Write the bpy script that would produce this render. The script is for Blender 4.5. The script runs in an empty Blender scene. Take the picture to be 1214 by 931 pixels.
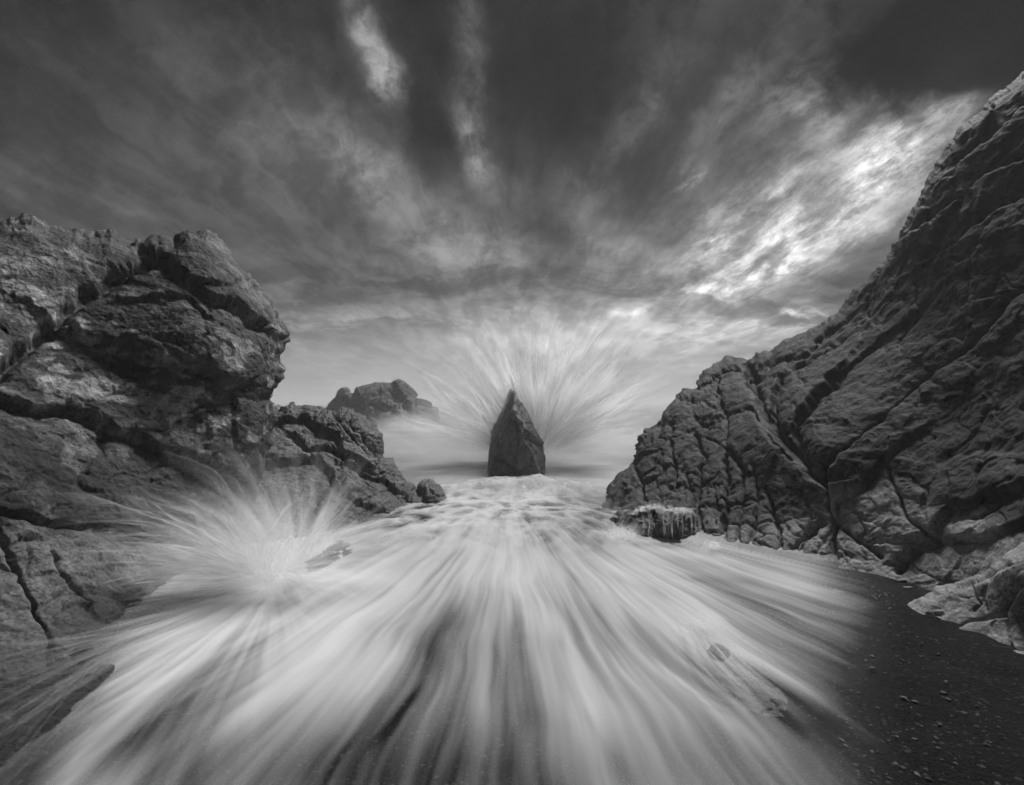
import bpy, math, random
import numpy as np

# ------------------------------------------------------------------ frame
F, CX, HY, ZC = 607.0, 607.0, 478.0, 1.8      # focal length in photo pixels, centre column, horizon row, eye height
W0, H0 = 1214, 931
scene = bpy.context.scene
COL = scene.collection
rng = np.random.default_rng(7)
random.seed(7)


def wpos(px, py, d):
    px, py, d = np.asarray(px, float), np.asarray(py, float), np.asarray(d, float)
    return np.stack([(px - CX) / F * d, d + 0 * px, ZC - (py - HY) / F * d], -1)


def ground_d(py, z=0.0):
    return (ZC - z) * F / (np.asarray(py, float) - HY)


# ------------------------------------------------------------------ noise
def _hash(ix, iy, iz, s):
    h = (ix * 374761393 + iy * 668265263 + iz * 2147483647 + s * 974711) & 0xFFFFFFFF
    h = ((h ^ (h >> 13)) * 1274126177) & 0xFFFFFFFF
    h = ((h ^ (h >> 16)) * 2246822519) & 0xFFFFFFFF
    return h ^ (h >> 15)


_G = np.array([[1, 1, 0], [-1, 1, 0], [1, -1, 0], [-1, -1, 0], [1, 0, 1], [-1, 0, 1], [1, 0, -1], [-1, 0, -1],
               [0, 1, 1], [0, -1, 1], [0, 1, -1], [0, -1, -1], [1, 1, 0], [-1, 1, 0], [0, -1, 1], [0, -1, -1]], float)


def perlin(P, seed=0):
    P = np.asarray(P, float)
    I = np.floor(P).astype(np.int64)
    f = P - I
    u = f * f * f * (f * (f * 6 - 15) + 10)
    out = np.zeros(P.shape[:-1])
    for dx in (0, 1):
        wx = u[..., 0] if dx else 1 - u[..., 0]
        for dy in (0, 1):
            wy = u[..., 1] if dy else 1 - u[..., 1]
            for dz in (0, 1):
                wz = u[..., 2] if dz else 1 - u[..., 2]
                g = _G[_hash(I[..., 0] + dx, I[..., 1] + dy, I[..., 2] + dz, seed) & 15]
                out += wx * wy * wz * (g[..., 0] * (f[..., 0] - dx) + g[..., 1] * (f[..., 1] - dy) + g[..., 2] * (f[..., 2] - dz))
    return out


def fbm(P, octs=5, gain=0.5, lac=2.03, seed=0):
    P = np.asarray(P, float)
    a, s, t = 1.0, 0.0, 0.0
    for o in range(octs):
        s = s + a * perlin(P, seed + o * 17)
        t += a
        a *= gain
        P = P * lac + 3.17
    return s / t * 1.6


def ridged(P, octs=5, seed=0):
    P = np.asarray(P, float)
    a, s, t = 1.0, 0.0, 0.0
    for o in range(octs):
        s = s + a * (1 - np.abs(perlin(P, seed + o * 13)) * 2.2)
        t += a
        a *= 0.5
        P = P * 2.07 + 1.3
    return s / t


def worley(P, seed=0):
    """F1, F2, the offset to the nearest feature point and a random number per cell"""
    P = np.asarray(P, float)
    I = np.floor(P).astype(np.int64)
    F1 = np.full(P.shape[:-1], 9.0)
    F2 = np.full(P.shape[:-1], 9.0)
    off = np.zeros(P.shape)
    idn = np.zeros(P.shape[:-1], np.int64)
    for dx in (-1, 0, 1):
        for dy in (-1, 0, 1):
            for dz in (-1, 0, 1):
                h = _hash(I[..., 0] + dx, I[..., 1] + dy, I[..., 2] + dz, seed)
                q = np.stack([I[..., 0] + dx + (h & 1023) / 1023.0, I[..., 1] + dy + ((h >> 10) & 1023) / 1023.0,
                              I[..., 2] + dz + ((h >> 20) & 1023) / 1023.0], -1)
                v = P - q
                d = np.sqrt((v * v).sum(-1))
                m = d < F1
                F2 = np.where(m, F1, np.minimum(F2, d))
                F1 = np.where(m, d, F1)
                off[m] = v[m]
                idn[m] = h[m]
    return F1, F2, off, idn


def facets(P, seed=0, tilt=0.5, step=0.3):
    """chipped rock: each cell a randomly tilted plane; returns height and edge distance"""
    F1, F2, off, idn = worley(P, seed)
    g = np.stack([((idn >> s) & 255) / 127.5 - 1 for s in (3, 9, 15)], -1)
    r = ((idn >> 21) & 255) / 127.5 - 1
    return (g * off).sum(-1) * tilt + r * step, F2 - F1


# ------------------------------------------------------------------ planar helpers
def seg_dist(X, Y, poly, closed=False):
    """distance to a polyline, signed side of the nearest segment, nearest point"""
    pts = np.asarray(poly, float)
    n = len(pts)
    best = np.full(X.shape, 1e9)
    side = np.zeros(X.shape)
    nx, ny = np.zeros(X.shape), np.zeros(X.shape)
    for i in range(n if closed else n - 1):
        a, b = pts[i], pts[(i + 1) % n]
        ex, ey = b - a
        L = ex * ex + ey * ey + 1e-9
        t = np.clip(((X - a[0]) * ex + (Y - a[1]) * ey) / L, 0, 1)
        qx, qy = a[0] + t * ex, a[1] + t * ey
        d = np.hypot(X - qx, Y - qy)
        m = d < best
        best = np.where(m, d, best)
        side = np.where(m, np.sign(ex * (Y - a[1]) - ey * (X - a[0])), side)
        nx = np.where(m, qx, nx)
        ny = np.where(m, qy, ny)
    return best, side, nx, ny


def inside(X, Y, poly):
    pts = np.asarray(poly, float)
    r = np.zeros(X.shape, bool)
    j = len(pts) - 1
    for i in range(len(pts)):
        xi, yi = pts[i]
        xj, yj = pts[j]
        c = ((yi > Y) != (yj > Y)) & (X < (xj - xi) * (Y - yi) / (yj - yi + 1e-12) + xi)
        r ^= c
        j = i
    return r


def tps(ctrl, scale=100.0, smooth=1e-4):
    c = np.asarray(ctrl, float)
    p, v = c[:, :2] / scale, c[:, 2]
    n = len(p)
    def U(r2):
        return r2 * np.log(r2 + 1e-9)
    K = U(((p[:, None] - p[None]) ** 2).sum(-1)) + np.eye(n) * smooth
    A = np.zeros((n + 3, n + 3))
    A[:n, :n] = K
    A[:n, n] = 1
    A[:n, n + 1:] = p
    A[n, :n] = 1
    A[n + 1:, :n] = p.T
    s = np.linalg.solve(A, np.concatenate([v, [0, 0, 0]]))
    def f(X, Y):
        x, y = X / scale, Y / scale
        o = s[n] + s[n + 1] * x + s[n + 2] * y
        for i in range(n):
            o = o + s[i] * U((x - p[i, 0]) ** 2 + (y - p[i, 1]) ** 2)
        return o
    return f


def rough_line(pts, flags, amp, seed, minlen=5):
    """fractal midpoint displacement on the silhouette edges"""
    r = np.random.default_rng(seed)
    P = [(x, y, f) for (x, y), f in zip(pts, flags)]
    for _ in range(5):
        Q = []
        for i in range(len(P)):
            a, b = P[i], P[(i + 1) % len(P)]
            Q.append(a)
            L = math.hypot(b[0] - a[0], b[1] - a[1])
            if L > minlen:
                if a[2] and b[2]:
                    k = r.normal() * amp * min(L, 40) * 0.05
                    Q.append(((a[0] + b[0]) / 2 - (b[1] - a[1]) / L * k, (a[1] + b[1]) / 2 + (b[0] - a[0]) / L * k, 1))
                else:
                    Q.append(((a[0] + b[0]) / 2, (a[1] + b[1]) / 2, 0))
        P = Q
    return [(p[0], p[1]) for p in P], [p[2] for p in P]


# ------------------------------------------------------------------ object helpers
def tag(o, label=None, cat=None, group=None, kind=None):
    if label: o['label'] = label
    if cat: o['category'] = cat
    if group: o['group'] = group
    if kind: o['kind'] = kind
    return o


def empty(name, loc):
    o = bpy.data.objects.new(name, None)
    o.empty_display_size = 0.2
    o.location = loc
    COL.objects.link(o)
    return o


def mesh_obj(name, V, faces, mat, attrs=None, parent=None, smooth=True, origin=None):
    V = np.asarray(V, float)
    me = bpy.data.meshes.new(name)
    if origin is None:
        origin = np.array([V[:, 0].mean(), V[:, 1].mean(), max(V[:, 2].min(), 0.0)])
    origin = np.asarray(origin, float)
    me.vertices.add(len(V))
    me.vertices.foreach_set('co', (V - origin).astype(np.float32).ravel())
    loops, starts, n = [], [], 0
    for f in faces:                                   # arrays of quads and / or triangles
        f = np.asarray(f)
        if len(f) == 0:
            continue
        loops.append(f.ravel())
        starts.append(n + np.arange(len(f)) * f.shape[1])
        n += f.size
    loops = np.concatenate(loops)
    starts = np.concatenate(starts)
    me.loops.add(len(loops))
    me.loops.foreach_set('vertex_index', loops.astype(np.int32))
    me.polygons.add(len(starts))
    me.polygons.foreach_set('loop_start', starts.astype(np.int32))
    me.update(calc_edges=True)
    me.validate()
    if smooth:
        me.polygons.foreach_set('use_smooth', np.ones(len(me.polygons), bool))
    for k, a in (attrs or {}).items():
        at = me.attributes.new(k, 'FLOAT', 'POINT')
        at.data.foreach_set('value', np.asarray(a, np.float32))
    me.materials.append(mat)
    o = bpy.data.objects.new(name, me)
    COL.objects.link(o)
    if parent is not None:
        o.parent = parent
        o.location = origin - np.array(parent.location)
    else:
        o.location = origin
    return o


def vnormals(V, Q):
    fn = np.cross(V[Q[:, 2]] - V[Q[:, 0]], V[Q[:, 3]] - V[Q[:, 1]])
    N = np.zeros_like(V)
    for k in range(4):
        for c in range(3):
            N[:, c] += np.bincount(Q[:, k], fn[:, c], len(V))
    L = np.linalg.norm(N, axis=1, keepdims=True)
    return N / np.maximum(L, 1e-12)


# ------------------------------------------------------------------ node helpers
class E:
    """a socket one can calculate with"""
    tree = None
    def __init__(s, sock): s.s = sock
    @staticmethod
    def lift(v): return v
    @staticmethod
    def math(op, *a, clamp=False):
        n = E.tree.nodes.new('ShaderNodeMath')
        n.operation = op
        n.use_clamp = clamp
        for i, v in enumerate(a):
            if isinstance(v, E): E.tree.links.new(v.s, n.inputs[i])
            else: n.inputs[i].default_value = float(v)
        return E(n.outputs[0])
    def __add__(s, o): return E.math('ADD', s, o)
    __radd__ = __add__
    def __sub__(s, o): return E.math('SUBTRACT', s, o)
    def __rsub__(s, o): return E.math('SUBTRACT', o, s)
    def __mul__(s, o): return E.math('MULTIPLY', s, o)
    __rmul__ = __mul__
    def __truediv__(s, o): return E.math('DIVIDE', s, o)
    def __pow__(s, o): return E.math('POWER', s, o)


def sstep(x, a, b):
    n = E.tree.nodes.new('ShaderNodeMapRange')
    n.interpolation_type = 'SMOOTHSTEP'
    E.tree.links.new(x.s, n.inputs['Value'])
    n.inputs['From Min'].default_value = a
    n.inputs['From Max'].default_value = b
    return E(n.outputs['Result'])


def nnoise(vec, scale, detail=6, rough=0.55, dist=0.0, lac=2.0):
    n = E.tree.nodes.new('ShaderNodeTexNoise')
    if vec is not None:
        E.tree.links.new(vec.s, n.inputs['Vector'])
    for k, v in (('Scale', scale), ('Detail', detail), ('Roughness', rough), ('Distortion', dist), ('Lacunarity', lac)):
        n.inputs[k].default_value = v
    return E(n.outputs[0])


def combine(x, y, z):
    n = E.tree.nodes.new('ShaderNodeCombineXYZ')
    for i, v in enumerate((x, y, z)):
        if isinstance(v, E): E.tree.links.new(v.s, n.inputs[i])
        else: n.inputs[i].default_value = float(v)
    return E(n.outputs[0])


def attr(name):
    n = E.tree.nodes.new('ShaderNodeAttribute')
    n.attribute_name = name
    return E(n.outputs['Fac'])


def new_mat(name):
    m = bpy.data.materials.new(name)
    m.use_nodes = True
    m.node_tree.nodes.clear()
    E.tree = m.node_tree
    out = m.node_tree.nodes.new('ShaderNodeOutputMaterial')
    return m, out


def node(kind, **inp):
    n = E.tree.nodes.new(kind)
    for k, v in inp.items():
        k = k.replace('_', ' ')
        if isinstance(v, E): E.tree.links.new(v.s, n.inputs[k])
        else: n.inputs[k].default_value = v
    return n


def grey(v): return (v, v, v, 1)
def lin(c):                                            # 8-bit grey -> linear
    c = c / 255.0
    return c / 12.92 if c <= 0.04045 else ((c + 0.055) / 1.055) ** 2.4


def obj_coord():
    n = E.tree.nodes.new('ShaderNodeNewGeometry')
    return E(n.outputs['Position'])


# ------------------------------------------------------------------ materials
def rock_material(name, grain=1.0, rough=0.8, bump=0.5, fine=42.0):
    m, out = new_mat(name)
    p = obj_coord()
    t = attr('tone') * 0.74
    n1 = nnoise(p, fine / 4, 5, 0.65)
    n2 = nnoise(p, fine, 4, 0.7)
    spk = sstep(n2, 0.60, 0.74) * 0.5 * grain
    c = t * (1.0 + (n1 - 0.5) * 2.2 * grain + (n2 - 0.5) * 1.8 * grain + spk)
    c = E.math('MAXIMUM', c, 0.005)
    col = combine(c, c, c)
    hgt = nnoise(p, fine * 0.8, 6, 0.7) + n1 * 0.9
    wv_ = node('ShaderNodeVectorMath'); wv_.operation = 'MULTIPLY_ADD'
    nz = E.tree.nodes.new('ShaderNodeTexNoise')
    E.tree.links.new(p.s, nz.inputs['Vector'])
    nz.inputs['Scale'].default_value = fine / 9
    E.tree.links.new(nz.outputs['Color'], wv_.inputs[0])
    wv_.inputs[1].default_value = (9.0 / fine,) * 3
    E.tree.links.new(p.s, wv_.inputs[2])
    for sc_, am_ in ((fine / 5.5, 1.6), (fine / 2.2, 0.7)):
        vo = E.tree.nodes.new('ShaderNodeTexVoronoi')
        vo.inputs['Scale'].default_value = sc_
        E.tree.links.new(wv_.outputs[0], vo.inputs['Vector'])
        hgt = hgt + E(vo.outputs['Distance']) * am_
    b = node('ShaderNodeBump', Strength=bump, Distance=1.6 / fine, Height=hgt)
    bs = node('ShaderNodeBsdfPrincipled', Base_Color=col, Roughness=rough)
    bs.inputs['Specular IOR Level'].default_value = 0.3
    E.tree.links.new(b.outputs[0], bs.inputs['Normal'])
    E.tree.links.new(bs.outputs[0], out.inputs[0])
    return m


M_ROCK = rock_material('dry_rock', 1.15, 0.8, 0.55)
M_CLIFF = rock_material('cliff_rock', 1.0, 0.8, 0.32)
M_WET = rock_material('wet_rock', 0.9, 0.5, 0.7, 36)
M_FAR = rock_material('far_rock', 0.7, 0.8, 0.8, 6)


# ------------------------------------------------------------------ rocks
def relief(outline, flags, ctrl, step, seed, roll=0.7, R=28, amp=2.0, cracks=(), detail=None, tone=None,
           thick=3.0, star=None, planes=None):
    """a rock as a closed body: a front surveyed from a few distances, split by its fissures, and a rounded back"""
    poly, fl = rough_line(outline, flags, amp, seed)
    pa = np.array(poly)
    x0, y0 = pa.min(0) - 2 * step
    x1, y1 = pa.max(0) + 2 * step
    gx = np.arange(x0, x1, step)
    gy = np.arange(y0, y1, step)
    X, Y = np.meshgrid(gx, gy)
    ins = inside(X, Y, poly)
    cell = ins[:-1, :-1] | ins[1:, :-1] | ins[:-1, 1:] | ins[1:, 1:]
    idx = np.arange(X.size).reshape(X.shape)
    Q = np.stack([idx[:-1, :-1], idx[1:, :-1], idx[1:, 1:], idx[:-1, 1:]], -1)[cell]
    used = np.unique(Q)
    remap = np.full(X.size, -1)
    remap[used] = np.arange(len(used))
    Q = remap[Q]
    px, py = X.ravel()[used].copy(), Y.ravel()[used].copy()
    inn = ins.ravel()[used]
    o = ~inn
    _, _, qx, qy = seg_dist(px[o], py[o], poly, True)
    px[o], py[o] = qx, qy
    # roll of the silhouette
    sil = []
    for i in range(len(poly)):
        if fl[i] and fl[(i + 1) % len(poly)]:
            sil.append((poly[i], poly[(i + 1) % len(poly)]))
    ds = np.full(px.shape, 1e9)
    for a, b in sil:
        ex, ey = b[0] - a[0], b[1] - a[1]
        t = np.clip(((px - a[0]) * ex + (py - a[1]) * ey) / (ex * ex + ey * ey + 1e-9), 0, 1)
        ds = np.minimum(ds, np.hypot(px - a[0] - t * ex, py - a[1] - t * ey))
    if planes is None:
        inv = tps([(x, y, 1.0 / d) for x, y, d in ctrl])(px, py)
    else:                                              # a convex block cut by flat faces
        inv = np.full(px.shape, 9.0)
        for tri in planes:
            t3 = np.array(tri, float)
            co = np.linalg.solve(np.column_stack([t3[:, 0], t3[:, 1], np.ones(3)]), 1.0 / t3[:, 2])
            inv = np.minimum(inv, co[0] * px + co[1] * py + co[2])
    d = 1.0 / np.maximum(inv, 0.01)
    k = 1 - np.clip(ds / R, 0, 1)
    d = d + roll * (1 - np.sqrt(np.maximum(1 - k * k, 0)))
    V = wpos(px, py, d)
    N = vnormals(V, Q)
    flip = (N * (V - np.array([0, 0, ZC]))).sum(-1) > 0
    if flip.mean() > 0.5:
        N = -N
        Q = Q[:, ::-1]
    h = np.zeros(len(V))
    wn = fbm(V * 2.2, 3, seed=seed + 5) * 7 + fbm(V * 7, 2, seed=seed + 6) * 3.5
    wn2 = fbm(V * 2.2 + 9, 3, seed=seed + 7) * 7 + fbm(V * 7 + 4, 2, seed=seed + 8) * 3.5
    cd = np.full(px.shape, 1e9)
    for c in cracks:
        pts, wd, dp = c[0], c[1], c[2]
        ledge = c[3] if len(c) > 3 else 0.0
        L = c[4] if len(c) > 4 else 30.0
        wf = c[5] if len(c) > 5 else 1.0
        dd, side, _, _ = seg_dist(px + wn * wf, py + wn2 * wf, pts)
        wv = wd * (0.75 + 0.5 * np.clip(fbm(V * 3, 2, seed=seed + 31) + 0.5, 0, 1))
        h -= dp * np.exp(-(dd / wv) ** 2) + dp * 0.35 * np.exp(-dd / (wd * 4))
        if ledge:
            h += ledge * side * np.exp(-dd / L) * np.clip(dd / wd, 0, 1)
        cd = np.minimum(cd, dd / wd)
    extra = {}
    if detail is not None:
        h += detail(V, px, py, extra)
    Vd = V + N * h[:, None]
    N2 = vnormals(Vd, Q)
    tn = np.clip(tone(Vd, px, py, cd, h, N2, extra), 0.006, 0.6)
    # back of the rock: rings behind the outline, drawn in to the middle
    E2 = np.sort(np.concatenate([Q[:, [0, 1]], Q[:, [1, 2]], Q[:, [2, 3]], Q[:, [3, 0]]]), 1)
    raw = np.concatenate([Q[:, [0, 1]], Q[:, [1, 2]], Q[:, [2, 3]], Q[:, [3, 0]]])
    key = E2[:, 0].astype(np.int64) * len(V) + E2[:, 1]
    uq, first, cnt = np.unique(key, return_index=True, return_counts=True)
    be = raw[first[cnt == 1]]
    bv = np.unique(be)
    bm = np.full(len(V), -1)
    bm[bv] = np.arange(len(bv))
    cx, cy = star if star else (px.mean(), py.mean())
    allV = [Vd]
    allT = [tn]
    prev = bv.copy()
    base = len(V)
    BQ = []
    for t, g in ((0.03, 0.12), (0.1, 0.3), (0.25, 0.55), (0.5, 0.8), (0.8, 0.97)):
        bx = px[bv] + (cx - px[bv]) * t
        by = py[bv] + (cy - py[bv]) * t
        far = np.linalg.norm(Vd[bv] - np.array([0, 0, ZC]), axis=1) / np.sqrt(1 + ((px[bv] - CX) / F) ** 2 + ((py[bv] - HY) / F) ** 2)
        nv = wpos(bx, by, far + thick * g)
        nv += (fbm(nv * 1.1, 3, seed=seed + 77) * 0.06 * thick * t)[:, None]
        allV.append(nv)
        allT.append(tn[bv])
        cur = base + np.arange(len(bv))
        ea, eb = bm[be[:, 0]], bm[be[:, 1]]
        BQ.append(np.stack([prev[eb], prev[ea], cur[ea], cur[eb]], -1))
        prev = cur
        base += len(bv)
    nv = allV[-1].mean(0) + np.array([0, 0.02 * thick, 0])
    allV.append(nv[None])
    allT.append(np.array([tn.mean()]))
    ea, eb = bm[be[:, 0]], bm[be[:, 1]]
    T = np.stack([prev[eb], prev[ea], np.full(len(ea), base)], -1)
    VV = np.concatenate(allV)
    TT = np.concatenate(allT)
    return dict(V=VV, Q=Q, B=np.concatenate(BQ), T=T, tone=TT, px=px, py=py)


def rock_parts(r, regions, mat, root, rest):
    """split one rock body along its fissures into parts; what no polygon claims is the part called rest"""
    fx = r['px'][r['Q']].mean(1)
    fy = r['py'][r['Q']].mean(1)
    lab = np.zeros(len(r['Q']), int)
    for i, (nm, poly) in enumerate(regions):
        lab[inside(fx, fy, poly) & (lab == 0)] = i + 1
    for i, nm in enumerate([rest] + [a for a, _ in regions]):
        q = r['Q'][lab == i]
        fs = [q]
        if i == 0:
            fs += [r['B'], r['T']]
        us = np.unique(np.concatenate([f.ravel() for f in fs if len(f)]))
        mp = np.full(len(r['V']), -1)
        mp[us] = np.arange(len(us))
        mesh_obj(nm, r['V'][us], [mp[f] for f in fs if len(f)], mat, {'tone': r['tone'][us]}, root)


def rock_single(name, r, mat, parent=None):
    return mesh_obj(name, r['V'], [r['Q'], r['B'], r['T']], mat, {'tone': r['tone']}, parent)


def z1(l, reg, s):                                     # coordinates read off an enlarged crop
    return [(reg[0] + x / s, reg[1] + y / s) for x, y in l]


def stone_detail(sc=1.0, a1=0.10, a2=0.035, a3=0.02, aniso=(1, 1, 1), seed=0, crack=0.03, cw=0.10):
    an = np.array(aniso, float)
    def f(V, px, py, ex):
        W = V + 0.25 / sc * np.stack([fbm(V * 1.3 * sc + k * 7, 3, seed=seed + k) for k in range(3)], -1)
        h1, e1 = facets(W * an * 0.9 * sc, seed + 1, 0.6, 0.35)
        h2, e2 = facets(W * an * 2.7 * sc + 5, seed + 2, 0.6, 0.3)
        ex['e1'], ex['e2'] = e1, e2
        h = a1 * h1 + a2 * h2
        msk = np.clip(fbm(V * 0.8 * sc, 2, seed=seed + 9) * 1.6 + 0.45, 0, 1)
        h -= crack * np.exp(-(e1 / cw) ** 2) * msk + crack * 0.5 * np.exp(-(e2 / cw) ** 2) * msk
        h += a3 * fbm(V * 5 * sc, 5, 0.55, seed=seed + 3) + a3 * 0.5 * (ridged(V * 3.1 * sc, 4, seed=seed + 4) - 0.5)
        return h
    return f


def patches(V, sc, lo, hi, seed, stretch=(1, 1, 1)):
    n = fbm(V * np.array(stretch) * sc, 6, 0.62, seed=seed)
    return np.clip((n - lo) / (hi - lo), 0, 1)


# ---- left outcrop
RL = (0, 230); SL = 2.822
RM = (0, 500); SM = 2.161
left_out = [(-260, 190), (-60, 243), (0, 263), (7, 261), (25, 253), (45, 257), (60, 268), (105, 276), (150, 284), (170, 289),
            (195, 284), (215, 278), (222, 272), (233, 275), (248, 273), (258, 280), (268, 292), (280, 312), (290, 322),
            (305, 338), (318, 355), (328, 375), (338, 395), (340, 405), (336, 415), (331, 420), (330, 428), (338, 437),
            (334, 450), (322, 467), (331, 475), (334, 490), (330, 505), (322, 530), (312, 555), (304, 590), (300, 640),
            (295, 720), (220, 800), (130, 860), (60, 960), (0, 1000), (-260, 1060)]
lf = [0] + [1] * 35 + [0] * 7
L1 = z1([(480, 215), (400, 250), (300, 320), (230, 380), (150, 460), (60, 530), (0, 600), (-150, 760)], RL, SL)
L2 = z1([(520, 195), (560, 215), (640, 290), (720, 350), (800, 375), (890, 440), (945, 470)], RL, SL)
L3 = z1([(230, 440), (320, 490), (400, 510), (560, 550), (700, 600), (850, 645), (920, 668)], RL, SL)
L4 = z1([(-200, 600), (0, 655), (110, 700), (300, 750), (420, 800), (560, 850), (740, 910), (840, 1000)], RL, SL)
L5 = z1([(-200, 200), (0, 215), (100, 245), (200, 265), (320, 270), (420, 300)], RM, SM)
L6 = z1([(-10, 235), (40, 340), (90, 450), (125, 540), (140, 600)], RM, SM)
L7 = z1([(130, 340), (190, 410), (240, 465)], RM, SM)
L8 = z1([(-60, 335), (0, 345), (45, 370)], RM, SM)
L9 = z1([(430, 340), (560, 320), (640, 330), (690, 375)], RL, SL)
L10 = z1([(300, 540), (420, 620), (520, 640)], RL, SL)
L11 = z1([(600, 545), (640, 570), (760, 640), (850, 690)], RL, SL)
L12 = z1([(250, 740), (320, 690), (470, 650)], RL, SL)
left_cr = [(L1, 7, 0.17, 0.05, 45), (L2[:-1], 4, 0.13, -0.08, 30), (L3[:-1], 4, 0.11, -0.09, 40), (L4, 3, 0.08, -0.07, 40),
           (L5, 2.6, 0.07, -0.03, 30), (L6, 2.6, 0.08), (L7, 1.6, 0.04), (L8, 2, 0.05), (L9, 2.0, 0.035, -0.03, 20), (L10, 2, 0.02),
           (L11, 2.5, 0.03, 0.03, 18), (L12, 2, 0.02)]
left_ct = [(-260, 190, 5.6), (0, 262, 5.9), (0, 420, 4.9), (0, 540, 4.3), (0, 700, 3.7), (0, 880, 2.9), (-260, 600, 3.4), (-260, 950, 2.5),
           (130, 740, 4.05), (150, 290, 6.6), (150, 400, 5.9), (240, 278, 7.3), (300, 345, 7.4), (335, 440, 7.6), (200, 480, 5.9), (250, 400, 6.3),
           (110, 600, 4.75), (60, 480, 5.0), (250, 640, 5.9), (310, 620, 6.9), (325, 500, 7.0), (200, 700, 4.9), (290, 720, 5.4), (130, 860, 3.2), (280, 560, 6.4)]
_ld = stone_detail(1.0, 0.055, 0.025, 0.024, (0.8, 0.8, 1.6), 11, 0.02, 0.07)


def left_tone(V, px, py, cd, h, N, ex):
    z = V[:, 2]
    t = 0.043 + 0.036 * fbm(V * 1.4, 5, seed=21)
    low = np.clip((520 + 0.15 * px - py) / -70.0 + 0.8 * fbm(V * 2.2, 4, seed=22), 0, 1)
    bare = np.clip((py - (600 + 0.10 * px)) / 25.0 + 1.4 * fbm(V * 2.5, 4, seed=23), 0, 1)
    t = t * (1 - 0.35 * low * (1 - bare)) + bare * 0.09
    lich = patches(V, 1.9, 0.10, 0.22, 24, (1, 1, 1.6))
    band = np.exp(-((py - (0.28 * px + 390)) / 60.0) ** 2)
    t += lich * 0.30 * np.clip(band * 1.4 + 0.15, 0, 1)
    mott = patches(V, 4.2, 0.02, 0.22, 25, (1, 1, 0.7)) * patches(V, 1.2, -0.15, 0.25, 26)
    slab = np.clip((150 - px - (py - 330) * 0.9) / 60.0, 0, 1) * (py < 450)
    t += mott * 0.20 * slab + 0.03 * slab
    for c, w_, a in ((L4, 5, 0.10), (L11, 5, 0.12), (L9, 3.5, 0.08)):
        dd, sd, _, _ = seg_dist(px + 6 * fbm(V * 5, 3, seed=27), py + 6 * fbm(V * 5 + 3, 3, seed=28), c)
        t += a * np.exp(-((dd - 3) / w_) ** 2) * (sd < 0.5) * np.clip(fbm(V * 3, 2, seed=29) + 0.55, 0, 1)
    t += 0.10 * patches(V, 3.4, 0.22, 0.40, 33) * (py < 560)
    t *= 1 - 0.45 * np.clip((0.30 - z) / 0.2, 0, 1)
    edge = np.clip((px - (240 + (py - 280) * 0.62)) / 12.0, 0, 1) * (py < 440)  # sunlit right rim of the upper block, painted into the rock tone
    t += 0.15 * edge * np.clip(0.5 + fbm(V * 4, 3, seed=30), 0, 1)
    return t


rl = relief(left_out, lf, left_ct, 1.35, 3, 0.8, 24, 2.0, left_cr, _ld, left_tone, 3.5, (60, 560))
outcrop = empty('rock_outcrop', (-4.2, 5.6, 0))
tag(outcrop, 'huge dark fissured rock outcrop with pale lichen patches rising left of the foaming cove', 'rock')
A = [(-400, 100)] + [(x, y) for x, y in [(120, 200), (172, 292)]] + L1[1:]
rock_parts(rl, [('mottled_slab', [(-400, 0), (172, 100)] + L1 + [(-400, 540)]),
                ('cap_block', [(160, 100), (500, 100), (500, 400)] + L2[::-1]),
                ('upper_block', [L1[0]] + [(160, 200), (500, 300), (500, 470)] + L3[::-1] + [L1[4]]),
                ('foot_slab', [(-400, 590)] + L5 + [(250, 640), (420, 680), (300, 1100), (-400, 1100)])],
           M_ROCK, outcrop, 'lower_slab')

# ---- right cliff
R5 = (690, 380); S5 = 2.91
R6 = (900, 80); S6 = 2.328
R7 = (900, 450); S7 = 2.66
cl_out = [(1460, -90), (1330, -20), (1214, 82), (1190, 104), (1150, 140), (1120, 175), (1100, 205), (1088, 232), (1084, 242), (1072, 262),
          (1062, 285), (1058, 297), (1040, 315), (1020, 338), (1008, 348), (1000, 362), (985, 375), (965, 388), (945, 397),
          (930, 401), (917, 411), (914, 418), (905, 415), (894, 417), (882, 426), (872, 421), (858, 423), (845, 431), (833, 440), (822, 453),
          (817, 460), (808, 459), (800, 468), (793, 478), (785, 488), (778, 503), (765, 508), (756, 518), (749, 528),
          (748, 545), (740, 556), (728, 568), (720, 580), (714, 597), (711, 615), (708, 660), (800, 700), (900, 730), (1000, 760), (1100, 830),
          (1214, 930), (1460, 1000)]
cf = [1] * 45 + [0] * 7
C = lambda l: z1(l, R5, S5)
D = lambda l: z1(l, R7, S7)
G = lambda l: z1(l, R6, S6)
V6 = C([(560, 180), (590, 220), (640, 360), (690, 420), (770, 500), (835, 565)]) + D([(208, 330)])
LONG = G([(800, 560), (731, 620), (560, 790), (400, 905)]) + D([(380, 120), (270, 200), (205, 265), (205, 325), (215, 400), (240, 440), (240, 600)])
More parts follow.
